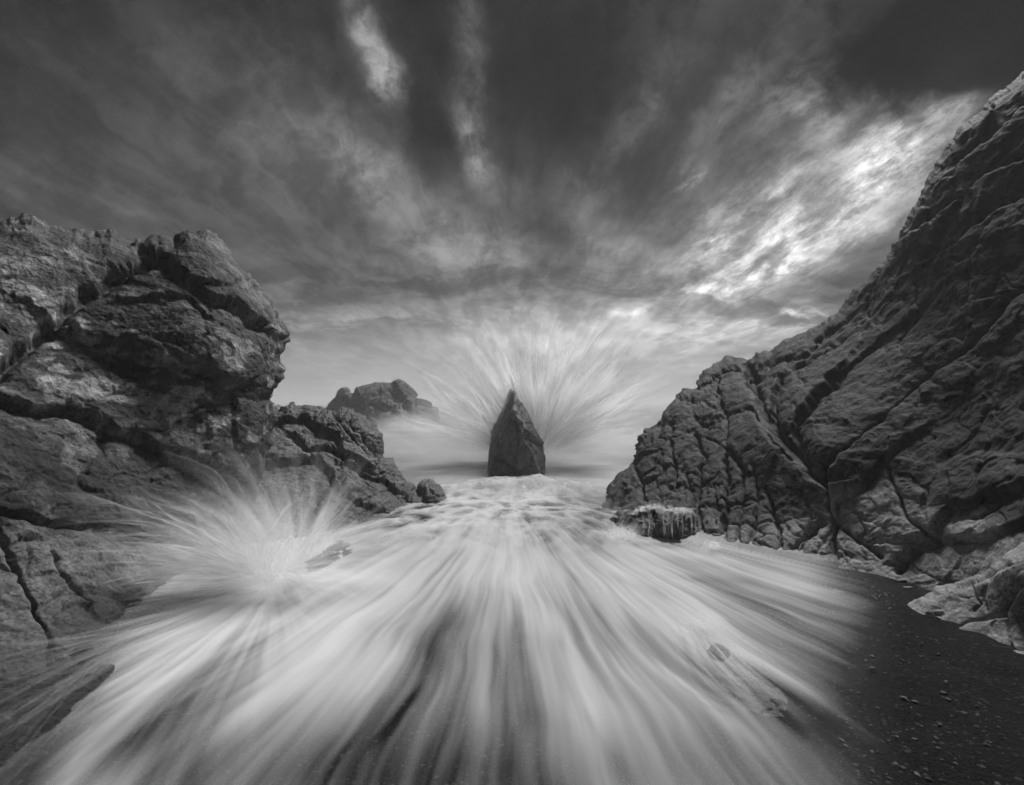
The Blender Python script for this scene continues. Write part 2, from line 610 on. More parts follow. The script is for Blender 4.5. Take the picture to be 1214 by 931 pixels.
cl_cr = [
    (C([(480, 170), (460, 215), (470, 260), (495, 330), (490, 470), (495, 560), (490, 640), (485, 730)]), 2.2, 0.10, 0, 1, 0.6),
    (C([(300, 350), (305, 430), (320, 500), (315, 560)]), 1.8, 0.07, 0, 1, .6),
    (C([(395, 390), (415, 470), (405, 540), (390, 600), (400, 680), (415, 760)]), 2.2, 0.10, 0, 1, .6),
    (C([(355, 520), (375, 600), (385, 640)]), 1.6, 0.06, 0, 1, .6),
    (C([(520, 460), (545, 500), (545, 560), (540, 640), (540, 780)]), 1.9, 0.08, 0, 1, .6),
    (C([(590, 500), (600, 650), (580, 800)]), 1.7, 0.06, 0, 1, .6),
    (C([(450, 560), (460, 640), (455, 700)]), 1.3, 0.04, 0, 1, .6),
    (C([(430, 400), (520, 450), (560, 530)]), 1.5, 0.04, 0, 1, .6),
    (C([(415, 640), (540, 615), (620, 610)]), 1.2, 0.03, 0, 1, .6),
    (C([(480, 700), (600, 700), (690, 690)]), 1.3, 0.03, 0, 1, .6),
    (C([(320, 560), (400, 580), (480, 560)]), 1.2, 0.03, 0, 1, .6),
    (C([(400, 610), (520, 590)]), 1.0, 0.025, 0, 1, .6),
    (C([(330, 270), (400, 270), (450, 250), (480, 280)]), 2.0, 0.07, 0, 1, .6),
    (C([(380, 320), (430, 360), (490, 330), (580, 300)]), 1.8, 0.06, 0, 1, .6),
    (C([(300, 350), (260, 370), (190, 400), (170, 470)]), 1.8, 0.05, 0, 1, .6),
    (C([(580, 300), (640, 400), (720, 480)]), 1.8, 0.05, 0, 1, .6),
    (C([(375, 225), (440, 200), (500, 165), (585, 165), (590, 220)]), 2.4, 0.12, 0, 1, .6),
    (V6, 3.6, 0.16, 0.08, 30, .6),
    (C([(680, 190), (650, 260), (645, 330), (690, 415)]), 3.0, 0.14, 0.05, 20, .6),
    (C([(860, 190), (800, 260), (740, 320), (705, 400)]), 2.6, 0.10, 0.06, 30, .6),
    (LONG, 2.6, 0.12, -0.05, 40, .6),
    (C([(830, 680), (770, 740), (700, 810)]), 2.0, 0.07, 0, 1, .6),
    (C([(630, 580), (660, 650), (690, 740), (690, 810)]), 1.9, 0.07, 0, 1, .6),
    (C([(180, 490), (200, 570), (220, 620)]), 2.2, 0.10, 0, 1, .6),
    (C([(520, 120), (560, 140), (590, 170)]), 2.4, 0.10, 0, 1, .5),
    (C([(640, 140), (700, 130), (770, 110), (830, 60), (880, 20)]), 2.0, 0.06, -0.03, 20, .6),
    (C([(590, 190), (680, 180), (760, 150), (902, 60)]), 1.8, 0.05, 0, 1, .6),
    (D([(470, 185), (400, 240), (320, 350), (250, 390), (240, 440)]), 2.2, 0.09, 0.03, 20, .6),
    (D([(410, 250), (415, 340), (450, 400), (460, 440), (530, 490)]), 1.6, 0.06, 0, 1, .6),
    (D([(530, 490), (600, 400), (680, 375), (835, 330), (950, 300)]), 2.0, 0.08, -0.05, 30, .6),
    (D([(530, 490), (480, 540), (430, 600)]), 3.2, 0.14, 0, 1, .6),
    (D([(530, 500), (700, 505), (835, 430), (960, 380)]), 1.9, 0.07, -0.03, 20, .6),
    (D([(330, 520), (420, 515), (490, 512)]), 1.2, 0.04, 0, 1, .5),
    (D([(240, 440), (300, 500), (380, 560)]), 2.2, 0.08, 0, 1, .6),
    (D([(200, 440), (120, 540), (80, 560)]), 1.8, 0.06, 0, 1, .6),
    (D([(600, 450), (700, 420), (770, 380)]), 1.2, 0.03, 0, 1, .6),
    (D([(320, 440), (330, 480), (310, 510)]), 1.4, 0.04, 0, 1, .6),
    (G([(850, 290), (731, 360), (640, 400), (540, 480), (480, 520)]), 2.0, 0.07, -0.05, 25, .6),
    (G([(850, 190), (731, 250), (600, 310), (500, 400), (380, 480)]), 1.8, 0.05, -0.05, 30, .6),
    (G([(400, 700), (300, 780), (130, 920)]), 1.8, 0.06, 0.03, 20, .6),
    (G([(560, 350), (500, 450), (470, 500)]), 1.8, 0.05, 0.04, 20, .6),
    (G([(430, 600), (440, 680), (380, 760)]), 1.4, 0.03, 0, 1, .6),
    (G([(731, 100), (640, 190), (560, 250)]), 1.8, 0.05, -0.04, 20, .6),
]
cl_ct = [(1214, 930, 3.2), (1214, 760, 3.85), (1100, 705, 4.9), (985, 672, 5.65), (870, 655, 6.2), (780, 645, 6.7), (740, 640, 7.1), (711, 612, 8.5),
         (1214, 90, 7.6), (1214, 240, 6.5), (1214, 400, 5.6), (1214, 600, 4.5), (1090, 235, 8.3), (1060, 300, 8.6), (1060, 420, 7.3), (1060, 550, 6.05), (1000, 370, 9.6),
         (930, 410, 10.6), (865, 430, 11.6), (820, 458, 11.0), (800, 472, 10.6), (752, 525, 10.0), (722, 580, 9.3), (900, 480, 8.6), (900, 570, 7.1), (830, 520, 8.9), (830, 600, 7.3),
         (780, 560, 8.7), (980, 600, 6.25), (1140, 500, 5.8), (1130, 640, 4.95), (1460, -80, 8.5), (1460, 300, 4.6), (1460, 700, 3.2), (1460, 1000, 2.6), (1330, 0, 8.0), (850, 700, 5.6), (960, 520, 6.9)]
_cd1 = stone_detail(1.0, 0.042, 0.03, 0.024, (1, 1, 0.8), 41, 0.03, 0.05)
_cd2 = stone_detail(1.0, 0.05, 0.03, 0.016, (2.0, 2.0, 0.9), 43, 0.07, 0.05)


def cl_detail(V, px, py, ex):
    e1, e2 = {}, {}
    a = _cd1(V, px, py, e1)
    b = _cd2(V, px, py, e2)
    k = np.clip((930 + 0.25 * (py - 550) - px) / 60.0 + 0.6 * fbm(V * 1.2, 3, seed=45), 0, 1)
    k = np.maximum(k, np.clip((py - 590) / 40.0, 0, 1) * 0.55)
    ex['k'] = k
    return a * (1 - k) + b * k


def cl_tone(V, px, py, cd, h, N, ex):
    t = 0.016 + 0.014 * fbm(V * 1.8, 5, seed=51)
    k = ex['k']
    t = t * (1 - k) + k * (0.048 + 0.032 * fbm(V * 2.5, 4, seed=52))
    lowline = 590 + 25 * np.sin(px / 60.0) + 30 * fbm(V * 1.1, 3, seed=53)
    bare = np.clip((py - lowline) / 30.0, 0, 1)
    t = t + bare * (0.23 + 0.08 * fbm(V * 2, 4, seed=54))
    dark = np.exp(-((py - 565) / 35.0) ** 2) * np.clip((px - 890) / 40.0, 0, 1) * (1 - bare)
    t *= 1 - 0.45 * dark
    for c, w_, a in ((V6, 7, 0.11), (LONG[3:7], 6, 0.07), (D([(430, 110), (450, 180), (400, 235)]), 5, 0.10), (D([(205, 325), (210, 400)]), 6, 0.10)):
        dd, sd, _, _ = seg_dist(px + 10 * fbm(V * 4, 3, seed=57), py + 10 * fbm(V * 4 + 3, 3, seed=58), c)
        t += a * np.exp(-(dd / w_) ** 2) * np.clip(fbm(V * 3, 3, seed=59) + 0.6, 0, 1)
    pl = patches(V, 2.6, 0.26, 0.40, 60)
    pat = np.zeros(len(V))
    for x, y, rx, ry in ((1110, 275, 25, 20), (1200, 265, 14, 35), (1190, 560, 25, 20), (1085, 345, 12, 8), (1205, 440, 12, 16), (1180, 120, 20, 14), (1130, 210, 25, 14), (960, 405, 14, 6)):
        pat = np.maximum(pat, np.exp(-(((px - x) / rx) ** 2 + ((py - y) / ry) ** 2)))
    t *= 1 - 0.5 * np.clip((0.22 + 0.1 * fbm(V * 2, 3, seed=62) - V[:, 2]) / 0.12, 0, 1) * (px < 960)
    t += 0.12 * pl * (0.15 + pat) + 0.09 * pat * patches(V, 4.0, 0.0, 0.15, 61)
    return t


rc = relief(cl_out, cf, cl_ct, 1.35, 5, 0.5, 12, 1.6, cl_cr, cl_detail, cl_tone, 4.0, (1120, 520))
cliff = empty('rock_cliff', (3.6, 6.0, 0))
tag(cliff, 'towering dark rock cliff with long diagonal fissures filling the right side above the pebble beach', 'cliff')
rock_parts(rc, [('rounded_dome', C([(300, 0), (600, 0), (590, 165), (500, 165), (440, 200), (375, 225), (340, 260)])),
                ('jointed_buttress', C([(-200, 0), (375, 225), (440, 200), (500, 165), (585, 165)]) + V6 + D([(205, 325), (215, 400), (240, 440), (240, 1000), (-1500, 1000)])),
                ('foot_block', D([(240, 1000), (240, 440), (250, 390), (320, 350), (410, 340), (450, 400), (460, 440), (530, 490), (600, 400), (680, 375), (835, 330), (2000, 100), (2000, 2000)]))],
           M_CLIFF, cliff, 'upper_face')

# ---- pale sloping boulder at the cliff's foot
P7 = D([(438, 722), (470, 703), (520, 675), (600, 640), (680, 610), (740, 575), (800, 530), (850, 480), (950, 430), (1100, 420), (1100, 1100), (835, 980), (780, 930), (700, 890),
        (640, 860), (580, 820), (530, 780), (470, 748)])
pf = [1] * 9 + [0] * 8 + [1]
pc = [D([(x, y)])[0] + (d,) for x, y, d in ((440, 722, 4.43), (600, 650, 4.45), (700, 815, 3.98), (835, 880, 3.68), (835, 620, 3.9), (1100, 430, 4.5), (1100, 1000, 4.2), (640, 790, 4.07), (850, 490, 4.15), (540, 745, 4.31), (700, 900, 3.75), (835, 980, 3.5), (720, 650, 4.2))]
pcr = [(D([(660, 640), (690, 700), (670, 720)]), 1.3, 0.025, 0, 1, .5), (D([(715, 620), (700, 690), (710, 720)]), 1.2, 0.02, 0, 1, .5), (D([(620, 770), (760, 740), (800, 680), (835, 640), (1000, 560)]), 2.0, 0.05, 0.02, 20, .6),
       (D([(770, 740), (780, 800), (790, 840)]), 1.4, 0.03, 0, 1, .5), (D([(520, 690), (640, 650), (760, 590), (835, 560)]), 1.8, 0.02, 0.02, 15, .6)]
_pd = stone_detail(1.6, 0.03, 0.010, 0.008, (1, 1, 1), 71, 0.008, 0.05)
rp = relief(P7, pf, pc, 1.3, 9, 0.35, 16, 1.2, pcr, _pd,
            lambda V, px, py, cd, h, N, ex: 0.25 + 0.08 * fbm(V * 2.6, 5, seed=72) + 0.05 * patches(V, 3, 0.1, 0.3, 73) - 0.03 * patches(V, 7, 0.1, 0.25, 74), 1.2)
tag(rock_single('boulder', rp, M_CLIFF), 'pale smooth boulder sloping down to a blunt nose on the pebble beach', 'boulder')

# ---- mid-left ridge
R3 = (280, 420); S3 = 4.232
B = lambda l: z1(l, R3, S3)
mr_out = [(255, 500), (300, 486)] + B([(225, 268), (245, 255), (285, 240), (380, 260), (460, 268), (530, 255), (600, 290), (650, 325), (700, 360), (735, 410), (750, 470), (745, 505),
         (790, 520), (815, 570), (830, 620), (850, 645), (900, 665), (960, 700), (1010, 745), (1060, 800)]) + [(545, 640), (480, 690), (400, 720), (300, 760), (240, 720)]
mrf = [1] * 22 + [0] * 5
mr_ct = [(255, 520, 9.0), (347, 479, 9.9), (405, 482, 10.0), (457, 531, 9.6), (472, 560, 9.3), (530, 606, 8.55), (460, 622, 7.75), (400, 640, 6.9), (330, 650, 6.3), (420, 555, 8.5), (380, 520, 9.0),
         (350, 570, 7.8), (300, 600, 7.2), (430, 510, 9.3), (300, 750, 5.0), (480, 690, 6.3), (480, 590, 8.7), (390, 585, 7.6)]
mr_cr = [(B([(460, 275), (530, 350), (560, 420), (640, 500), (720, 580), (740, 600)]), 1.7, 0.10, 0.06, 14, .5), (B([(230, 320), (330, 320), (420, 370), (500, 420), (530, 480)]), 1.8, 0.10, -0.06, 14, .5),
         (B([(280, 400), (350, 470), (480, 470), (560, 520), (700, 590)]), 2.0, 0.12, -0.06, 12, .5), (B([(580, 290), (560, 340), (640, 420), (720, 520)]), 1.4, 0.07, 0.04, 12, .5),
         (B([(150, 540), (280, 530), (400, 510), (460, 560), (500, 620)]), 1.8, 0.10, -0.08, 16, .5), (B([(530, 540), (640, 590), (760, 640), (830, 700)]), 1.6, 0.07, -0.05, 12, .5),
         (B([(650, 330), (690, 400), (740, 470)]), 1.3, 0.05, 0, 1, .5), (B([(545, 620), (560, 700), (650, 760), (740, 800)]), 1.6, 0.07, -0.05, 14, .5), (B([(740, 520), (700, 580), (720, 600)]), 1.5, 0.06, 0, 1, .4),
         (B([(330, 330), (440, 420), (560, 450)]), 1.0, 0.04, 0, 1, .5), (B([(900, 670), (860, 720), (900, 800)]), 1.5, 0.06, 0, 1, .5)]
_md = stone_detail(1.6, 0.08, 0.045, 0.022, (0.7, 1.0, 1.5), 81, 0.035, 0.06)


def mr_tone(V, px, py, cd, h, N, ex):
    t = 0.085 + 0.05 * fbm(V * 2.2, 5, seed=82)
    vein = B([(540, 480), (620, 520), (720, 590), (800, 640)])
    dd, _, _, _ = seg_dist(px + 6 * fbm(V * 4, 3, seed=83), py + 6 * fbm(V * 4 + 3, 3, seed=84), vein)
    t += 0.14 * np.exp(-(dd / 4.5) ** 2) * np.clip(0.5 + fbm(V * 6, 3, seed=85), 0, 1)
    dd, _, _, _ = seg_dist(px + 5 * fbm(V * 4, 3, seed=83), py + 5 * fbm(V * 4 + 3, 3, seed=84), B([(240, 350), (310, 450), (350, 500)]))
    t += 0.12 * np.exp(-(dd / 4) ** 2)
    return t * (1 - 0.3 * np.clip((V[:, 2] < 0.5) * 1.0, 0, 1)) + 0.05 * patches(V, 3.5, 0.15, 0.35, 86)


rm = relief(mr_out, mrf, mr_ct, 1.2, 13, 0.6, 12, 1.5, mr_cr, _md, mr_tone, 2.2, (390, 600))
ridge = empty('rock_ridge', (-2.6, 8.6, 0))
tag(ridge, 'low wet rock ridge with slanting layers running from the left outcrop down into the foam', 'rock')
rock_parts(rm, [('upper_hump', B([(-300, -100), (1200, -100), (1200, 640), (830, 640), (740, 600), (560, 520), (480, 470), (350, 470), (280, 400), (-300, 300)])),], M_WET, ridge, 'lower_shelf')

# ---- small boulder at the ridge's end
sb = B([(905, 660), (930, 630), (975, 622), (1020, 650), (1042, 680), (1055, 715), (1080, 780), (960, 800), (925, 720)])
rs = relief(sb, [1, 1, 1, 1, 1, 1, 0, 0, 1], [s + (d,) for s, d in zip(B([(905, 660), (975, 622), (1055, 715), (1000, 700), (960, 800), (1080, 780)]), (9.1, 9.2, 9.0, 8.75, 8.5, 8.5))], 0.9, 15, 0.25, 9, 0.8,
            [(B([(960, 640), (975, 690), (1020, 720)]), 1.0, 0.03, 0, 1, .3), (B([(990, 650), (1030, 690)]), .8, 0.02, 0, 1, .3)], stone_detail(3, 0.03, 0.02, 0.015, (1, 1, 1.4), 91, 0.02, 0.06),
            lambda V, px, py, cd, h, N, ex: 0.13 + 0.07 * fbm(V * 5, 4, seed=92), 0.5)
tag(rock_single('boulder', rs, M_WET), 'small rounded wet boulder at the seaward tip of the left ridge', 'boulder')

# ---- far stack
fo = B([(440, 300), (455, 265), (510, 195), (540, 175), (575, 195), (585, 190), (600, 165), (680, 150), (700, 140), (780, 138), (800, 132), (820, 125), (870, 165), (905, 215), (940, 222), (980, 250), (1015, 275), (1022, 320), (1030, 420), (440, 420)])
ff = [1] * 18 + [0, 0]
fc = [B([(x, y)])[0] + (d,) for x, y, d in ((440, 300, 40), (540, 180, 40), (590, 200, 38.5), (700, 150, 39), (820, 130, 39), (905, 215, 39.5), (1015, 280, 40), (1030, 420, 36), (440, 420, 36), (700, 260, 37), (880, 300, 36.8), (560, 260, 39))]
fcr = [(B([(575, 195), (565, 240), (560, 300)]), 1.3, 0.5, 0.3, 8, .3), (B([(790, 145), (820, 200), (860, 260), (890, 330)]), 1.2, 0.5, -0.25, 8, .3), (B([(905, 215), (900, 260), (895, 320)]), 1.0, 0.4, 0.3, 7, .3),
       (B([(740, 150), (780, 190), (820, 260)]), .8, 0.25, 0, 1, .3), (B([(640, 170), (620, 220)]), .8, 0.15, 0, 1, .3)]
_fd = stone_detail(0.3, 0.3, 0.2, 0.12, (1, 1, 0.7), 101, 0.12, 0.06)
rf = relief(fo, ff, fc, 0.8, 17, 2.0, 8, 1.0, fcr, _fd, lambda V, px, py, cd, h, N, ex: 0.13 + 0.07 * fbm(V * 0.5, 5, seed=102) + 0.10 * np.clip(1 - np.hypot((px - 478) / 14, (py - 484) / 16), 0, 1), 7.0)
stack = empty('sea_stack', (-10.5, 38.5, 0))
tag(stack, 'distant craggy rock stack veiled in spray out at sea beyond the left ridge', 'rock')
rock_parts(rf, [('side_knob', B([(300, 100), (577, 150), (568, 240), (555, 600), (300, 600)])), ('right_fin', B([(790, 60), (1200, 60), (1200, 600), (893, 600), (893, 330), (860, 260), (820, 200), (790, 145)]))], M_FAR, stack, 'main_crag')

# ---- pinnacle
R4 = (480, 360); S4 = 3.58
H = lambda l: z1(l, R4, S4)
po = H([(449, 359), (443, 370), (433, 392), (420, 425), (403, 462), (375, 510), (362, 545), (357, 600), (350, 660), (343, 725), (335, 830), (600, 830), (597, 710), (594, 610), (580, 575), (555, 535), (530, 475), (500, 420), (470, 380)])
pof = [1] * 10 + [0, 0] + [1] * 7
hp = lambda *l: [H([(x, y)])[0] + (d,) for x, y, d in l]
po_pl = [hp((455, 482, 12.55), (385, 640, 12.45), (352, 640, 13.35)), hp((455, 482, 12.55), (385, 640, 12.45), (545, 700, 12.85)),
         hp((500, 440, 13.0), (562, 700, 12.86), (600, 640, 13.55)), hp((455, 482, 12.55), (450, 363, 13.35), (520, 560, 12.72)),
         hp((385, 640, 12.47), (460, 697, 12.58), (400, 830, 12.35))]
pocr = [(H([(445, 440), (440, 490), (400, 560), (365, 640), (350, 720)]), 1.6, 0.10, -0.04, 6, .25), (H([(465, 482), (430, 560), (400, 620), (385, 645)]), 1.1, 0.03, 0.07, 7, .2), (H([(455, 482), (500, 510), (545, 575), (590, 600)]), 1.3, 0.10, -0.05, 6, .25),
        (H([(385, 640), (460, 697), (475, 720)]), 1.4, 0.12, -0.04, 6, .2), (H([(460, 695), (480, 640), (490, 560), (480, 500)]), 1.3, 0.10, 0.04, 6, .25), (H([(500, 560), (550, 620), (562, 690)]), 1.0, 0.04, 0.03, 6, .25),
        (H([(470, 390), (500, 470), (520, 560)]), 1.0, 0.035, 0.03, 6, .25), ]
rpn = relief(po, pof, None, 0.7, 19, 0.3, 5, 0.8, pocr, stone_detail(2.2, 0.022, 0.018, 0.014, (1.3, 1, 0.6), 111, 0.02, 0.04),
             lambda V, px, py, cd, h, N, ex: 0.25 + 0.09 * fbm(V * np.array([3, 3, 1.2]), 5, seed=112) + 0.04 * patches(V, 5, 0.15, 0.3, 113), 1.3, (608, 545), po_pl)
pin = empty('rock_pinnacle', (0.1, 13.0, 0))
tag(pin, 'sharp triangular rock pinnacle standing alone in the surf before the exploding wave', 'rock')
rock_parts(rpn, [('front_slab', H([(455, 482), (500, 510), (545, 575), (600, 604), (640, 900), (470, 900), (460, 697), (385, 640), (430, 560)])), ('side_slab', H([(300, 400), (443, 440), (440, 490), (400, 560), (365, 640), (350, 720), (340, 900), (250, 900)]))], M_ROCK, pin, 'spire')

# ---- ledge with running water, rock under the wash, slab in the foam, ledge at lower left
R8 = (680, 560); S8 = 6.07
K = lambda l: z1(l, R8, S8)
lo = K([(250, 330), (330, 280), (430, 270), (480, 240), (540, 212), (620, 225), (700, 250), (780, 240), (830, 262), (870, 300), (910, 400), (920, 560), (600, 620), (200, 620), (220, 420)])
lfl = [1] * 11 + [0, 0, 0, 1]
lc = [K([(x, y)])[0] + (d,) for x, y, d in ((250, 330, 7.4), (540, 212, 7.15), (780, 240, 6.95), (910, 400, 6.9), (600, 480, 6.45), (780, 480, 6.4), (400, 480, 6.6), (300, 560, 6.6), (600, 300, 6.6), (780, 290, 6.55), (700, 560, 6.4), (400, 330, 6.9))]
rle = relief(lo, lfl, lc, 0.9, 23, 0.5, 7, 2.2, [(K([(690, 260), (700, 340), (690, 480)]), 2.0, 0.10, 0, 1, .3), (K([(555, 270), (550, 360), (545, 500)]), 1.6, 0.06, 0, 1, .3), (K([(830, 280), (820, 360), (800, 480)]), 1.5, 0.05, 0, 1, .3)],
             stone_detail(2.4, 0.09, 0.04, 0.02, (1, 1, 0.8), 121, 0.03, 0.05), lambda V, px, py, cd, h, N, ex: 0.06 + 0.03 * fbm(V * 4, 4, seed=122), 0.6)
ledge = tag(rock_single('rock_ledge', rle, M_WET), 'dark wet ledge with water draining off it at the foot of the jointed buttress', 'rock')

bo = [(822, 778), (824, 765), (833, 756), (848, 753), (866, 762), (890, 782), (916, 806), (934, 830), (930, 850), (890, 850), (845, 815)]
rb = relief(bo, [1, 1, 1, 1, 1, 1, 1, 0, 0, 0, 1], [(822, 778, 3.60), (835, 756, 3.82), (848, 775, 3.52), (880, 780, 3.58), (885, 805, 3.30), (925, 828, 3.12), (880, 845, 2.98), (832, 795, 3.45)], 1.2, 29, 0.18, 14, 0.25, [], stone_detail(3, 0.008, 0.004, 0.004, (1, 1, 1), 131, 0.003, 0.05),
            lambda V, px, py, cd, h, N, ex: 0.13 + 0.05 * fbm(V * 5, 4, seed=132), 0.5)
tag(rock_single('boulder', rb, M_WET), 'half drowned boulder in the wash with a dark wake trailing toward the beach', 'boulder')

so = [(320, 692), (336, 682), (356, 669), (378, 654), (400, 642), (430, 634), (462, 620), (480, 626), (440, 648), (405, 662), (375, 680), (346, 694), (328, 699)]
rso = relief(so, [1, 1, 1, 1, 1, 1, 0, 0, 0, 0, 0, 0, 0], [(318, 692, 4.98), (345, 676, 5.35), (402, 643, 6.25), (360, 686, 5.10), (330, 699, 4.86), (388, 670, 5.5), (430, 636, 6.7), (465, 622, 7.5), (445, 648, 6.35)], 1.0, 31, 0.15, 6, 1.0, [], stone_detail(3, 0.03, 0.015, 0.01, (1, 1, 1), 141, 0.01, 0.05),
             lambda V, px, py, cd, h, N, ex: 0.045 + 0.03 * fbm(V * 5, 4, seed=142), 0.5)
tag(rock_single('rock_slab', rso, M_WET), 'low dark rock slab half buried in the white foam below the left ridge', 'rock')

eo = [(-200, 800), (-60, 782), (20, 768), (90, 756), (140, 745), (185, 742), (190, 770), (160, 815), (110, 860), (60, 900), (0, 950), (-200, 1100)]
ec = [(-200, 800, 2.95), (20, 770, 3.55), (140, 745, 4.05), (190, 745, 4.2), (60, 852, 2.80), (0, 885, 2.55), (100, 800, 3.22), (30, 820, 3.0), (-200, 1000, 1.95), (0, 955, 2.35), (60, 905, 2.62), (110, 865, 2.9), (165, 815, 3.35), (190, 775, 3.8), (-50, 900, 2.35)]
_ed = stone_detail(1.4, 0.03, 0.015, 0.012, (0.6, 1.2, 1), 151, 0.02, 0.05)
re_ = relief(eo, [1] * 7 + [0] * 5, ec, 1.3, 37, 0.2, 10, 1.0, [([(-100, 830), (0, 805), (60, 790), (150, 790)], 2.5, 0.07, 0.04, 20, 1), ([(-50, 870), (20, 850), (120, 790)], 2.0, 0.05, 0.02, 20, 1), ([(0, 790), (90, 770), (150, 765)], 1.8, .05, 0, 1, 1)],
             _ed, lambda V, px, py, cd, h, N, ex: 0.032 + 0.02 * fbm(V * 3, 4, seed=152) + 0.05 * patches(V, 3, 0.15, 0.35, 153), 0.6, (40, 830))
tag(rock_single('rock_ledge', re_, M_WET), 'low dark layered ledge at the foot of the left outcrop veiled by running wash', 'rock')

# ------------------------------------------------------------------ beach sand
def sand_material():
    m, out = new_mat('dark_sand')
    p = obj_coord()
    n1 = nnoise(p, 2.0, 5, 0.6)
    n2 = nnoise(p, 85, 3, 0.7)
    n3 = nnoise(p, 22, 4, 0.65)
    v = E.tree.nodes.new('ShaderNodeTexVoronoi')
    v.inputs['Scale'].default_value = 55
    E.tree.links.new(p.s, v.inputs['Vector'])
    sep = E.tree.nodes.new('ShaderNodeSeparateColor')
    E.tree.links.new(v.outputs['Color'], sep.inputs[0])
    r = E(sep.outputs[0])
    c = 0.009 + (n1 - 0.5) * 0.010 + (n2 - 0.5) * 0.03 + (n3 - 0.5) * 0.015 + sstep(r, 0.92, 1.0) * 0.035
    c = E.math('MAXIMUM', c, 0.004)
    hgt = n2 * 0.5 + n3 * 0.8 - E(v.outputs['Distance']) * 0.5
    b = node('ShaderNodeBump', Strength=1.0, Distance=0.02, Height=hgt)
    bs = node('ShaderNodeBsdfPrincipled', Base_Color=combine(c, c, c), Roughness=0.8)
    bs.inputs['Specular IOR Level'].default_value = 0.04
    E.tree.links.new(b.outputs[0], bs.inputs['Normal'])
    E.tree.links.new(bs.outputs[0], out.inputs[0])
    return m


M_SAND = sand_material()


def grid_obj(name, xs, ys, zf, mat, attrs=None):
    X, Y = np.meshgrid(xs, ys)
    Z = zf(X, Y)
    V = np.stack([X, Y, Z], -1).reshape(-1, 3)
    idx = np.arange(X.size).reshape(X.shape)
    Q = np.stack([idx[:-1, :-1], idx[:-1, 1:], idx[1:, 1:], idx[1:, :-1]], -1).reshape(-1, 4)
    at = {k: f(V) for k, f in (attrs or {}).items()}
    return mesh_obj(name, V, [Q], mat, at, origin=(0, 0, 0))


def sand_z(X, Y):
    P = np.stack([X, Y, 0 * X], -1)
    return 0.02 * fbm(P * 0.7, 3, seed=201) + 0.012 * fbm(P * 4, 3, seed=202) - 0.35 * np.clip((Y - 8.5) / 3, 0, 1) - 1.5 * np.clip((Y - 14) / 20, 0, 1)


xs = np.concatenate([[-2000, -600, -200, -60, -25, -12], np.arange(-7, 7.01, 0.035), [12, 25, 60, 200, 600, 2000]])
ys = np.concatenate([[-400, -100, -30, -8, -2], np.arange(0.5, 10, 0.035), np.arange(10, 14, 0.5), [16, 20, 30, 60, 150, 500, 1500, 4000]])
tag(grid_obj('sand', xs, ys, sand_z, M_SAND), kind='structure')

# ------------------------------------------------------------------ sea
def sea_material():
    m, out = new_mat('sea_surface')
    p = obj_coord()
    f = attr('foam')
    n = nnoise(p, 0.9, 5, 0.6)
    c = E.math('MAXIMUM', 0.07 + f * 0.42 + (n - 0.5) * 0.05, 0.01)
    bs = node('ShaderNodeBsdfPrincipled', Base_Color=combine(c, c, c), Roughness=0.42)
    bs.inputs['IOR'].default_value = 1.33
    E.tree.links.new(bs.outputs[0], out.inputs[0])
    return m


def sea_z(X, Y):
    P = np.stack([X, Y, 0 * X], -1)
    far = np.clip((Y - 10) / 3, 0, 1)
    return 0.02 + far * (0.12 * fbm(P * 0.35, 3, seed=211) + 0.04 * fbm(P * 1.3, 3, seed=212)) * np.clip(60 / (Y + 1), 0, 1) - 0.1 * (1 - far)


def sea_foam(V):
    x, y = V[:, 0], V[:, 1]
    f = 0.45 * np.exp(-((x + 6.5) / 5.0) ** 2 - ((y - 30) / 7.0) ** 2) + 0.5 * np.exp(-((x - 0.5) / 4) ** 2 - ((y - 14) / 3.5) ** 2)
    f = f + 0.22 * np.clip((y - 11) / 6, 0, 1) + 0.55 * np.exp(-((y - 13.0) / 2.2) ** 2)
    return np.clip(f * (0.7 + 0.8 * fbm(np.stack([x * .5, y * .35, 0 * x], -1), 4, seed=213)), 0, 1)


xs = np.concatenate([[-2500, -900, -300, -120], np.arange(-50, 50.1, 0.4), [120, 300, 900, 2500]])
ys = np.concatenate([np.arange(9.0, 24, 0.15), np.arange(24, 60, 0.7), [65, 75, 90, 120, 170, 250, 400, 700, 1400, 3000]])
tag(grid_obj('sea', xs, ys, sea_z, sea_material(), {'foam': sea_foam}), kind='structure')

# ------------------------------------------------------------------ the wash: a thin sheet of running, foaming water
def foam_material():
    m, out = new_mat('foam')
    f = attr('foam')
    d = node('ShaderNodeBsdfDiffuse', Color=grey(0.80), Roughness=0.5)
    t = node('ShaderNodeBsdfTransparent', Color=grey(1.0))
    g = node('ShaderNodeBsdfGlossy', Color=grey(0.9), Roughness=0.25)
    fr = node('ShaderNodeFresnel', IOR=1.33)
    film = node('ShaderNodeMixShader', Fac=E(fr.outputs[0]) * attr('film') * 0.4)
    E.tree.links.new(t.outputs[0], film.inputs[1])
    E.tree.links.new(g.outputs[0], film.inputs[2])
    mx = node('ShaderNodeMixShader', Fac=f)
    E.tree.links.new(film.outputs[0], mx.inputs[1])
    E.tree.links.new(d.outputs[0], mx.inputs[2])
    E.tree.links.new(mx.outputs[0], out.inputs[0])
    return m


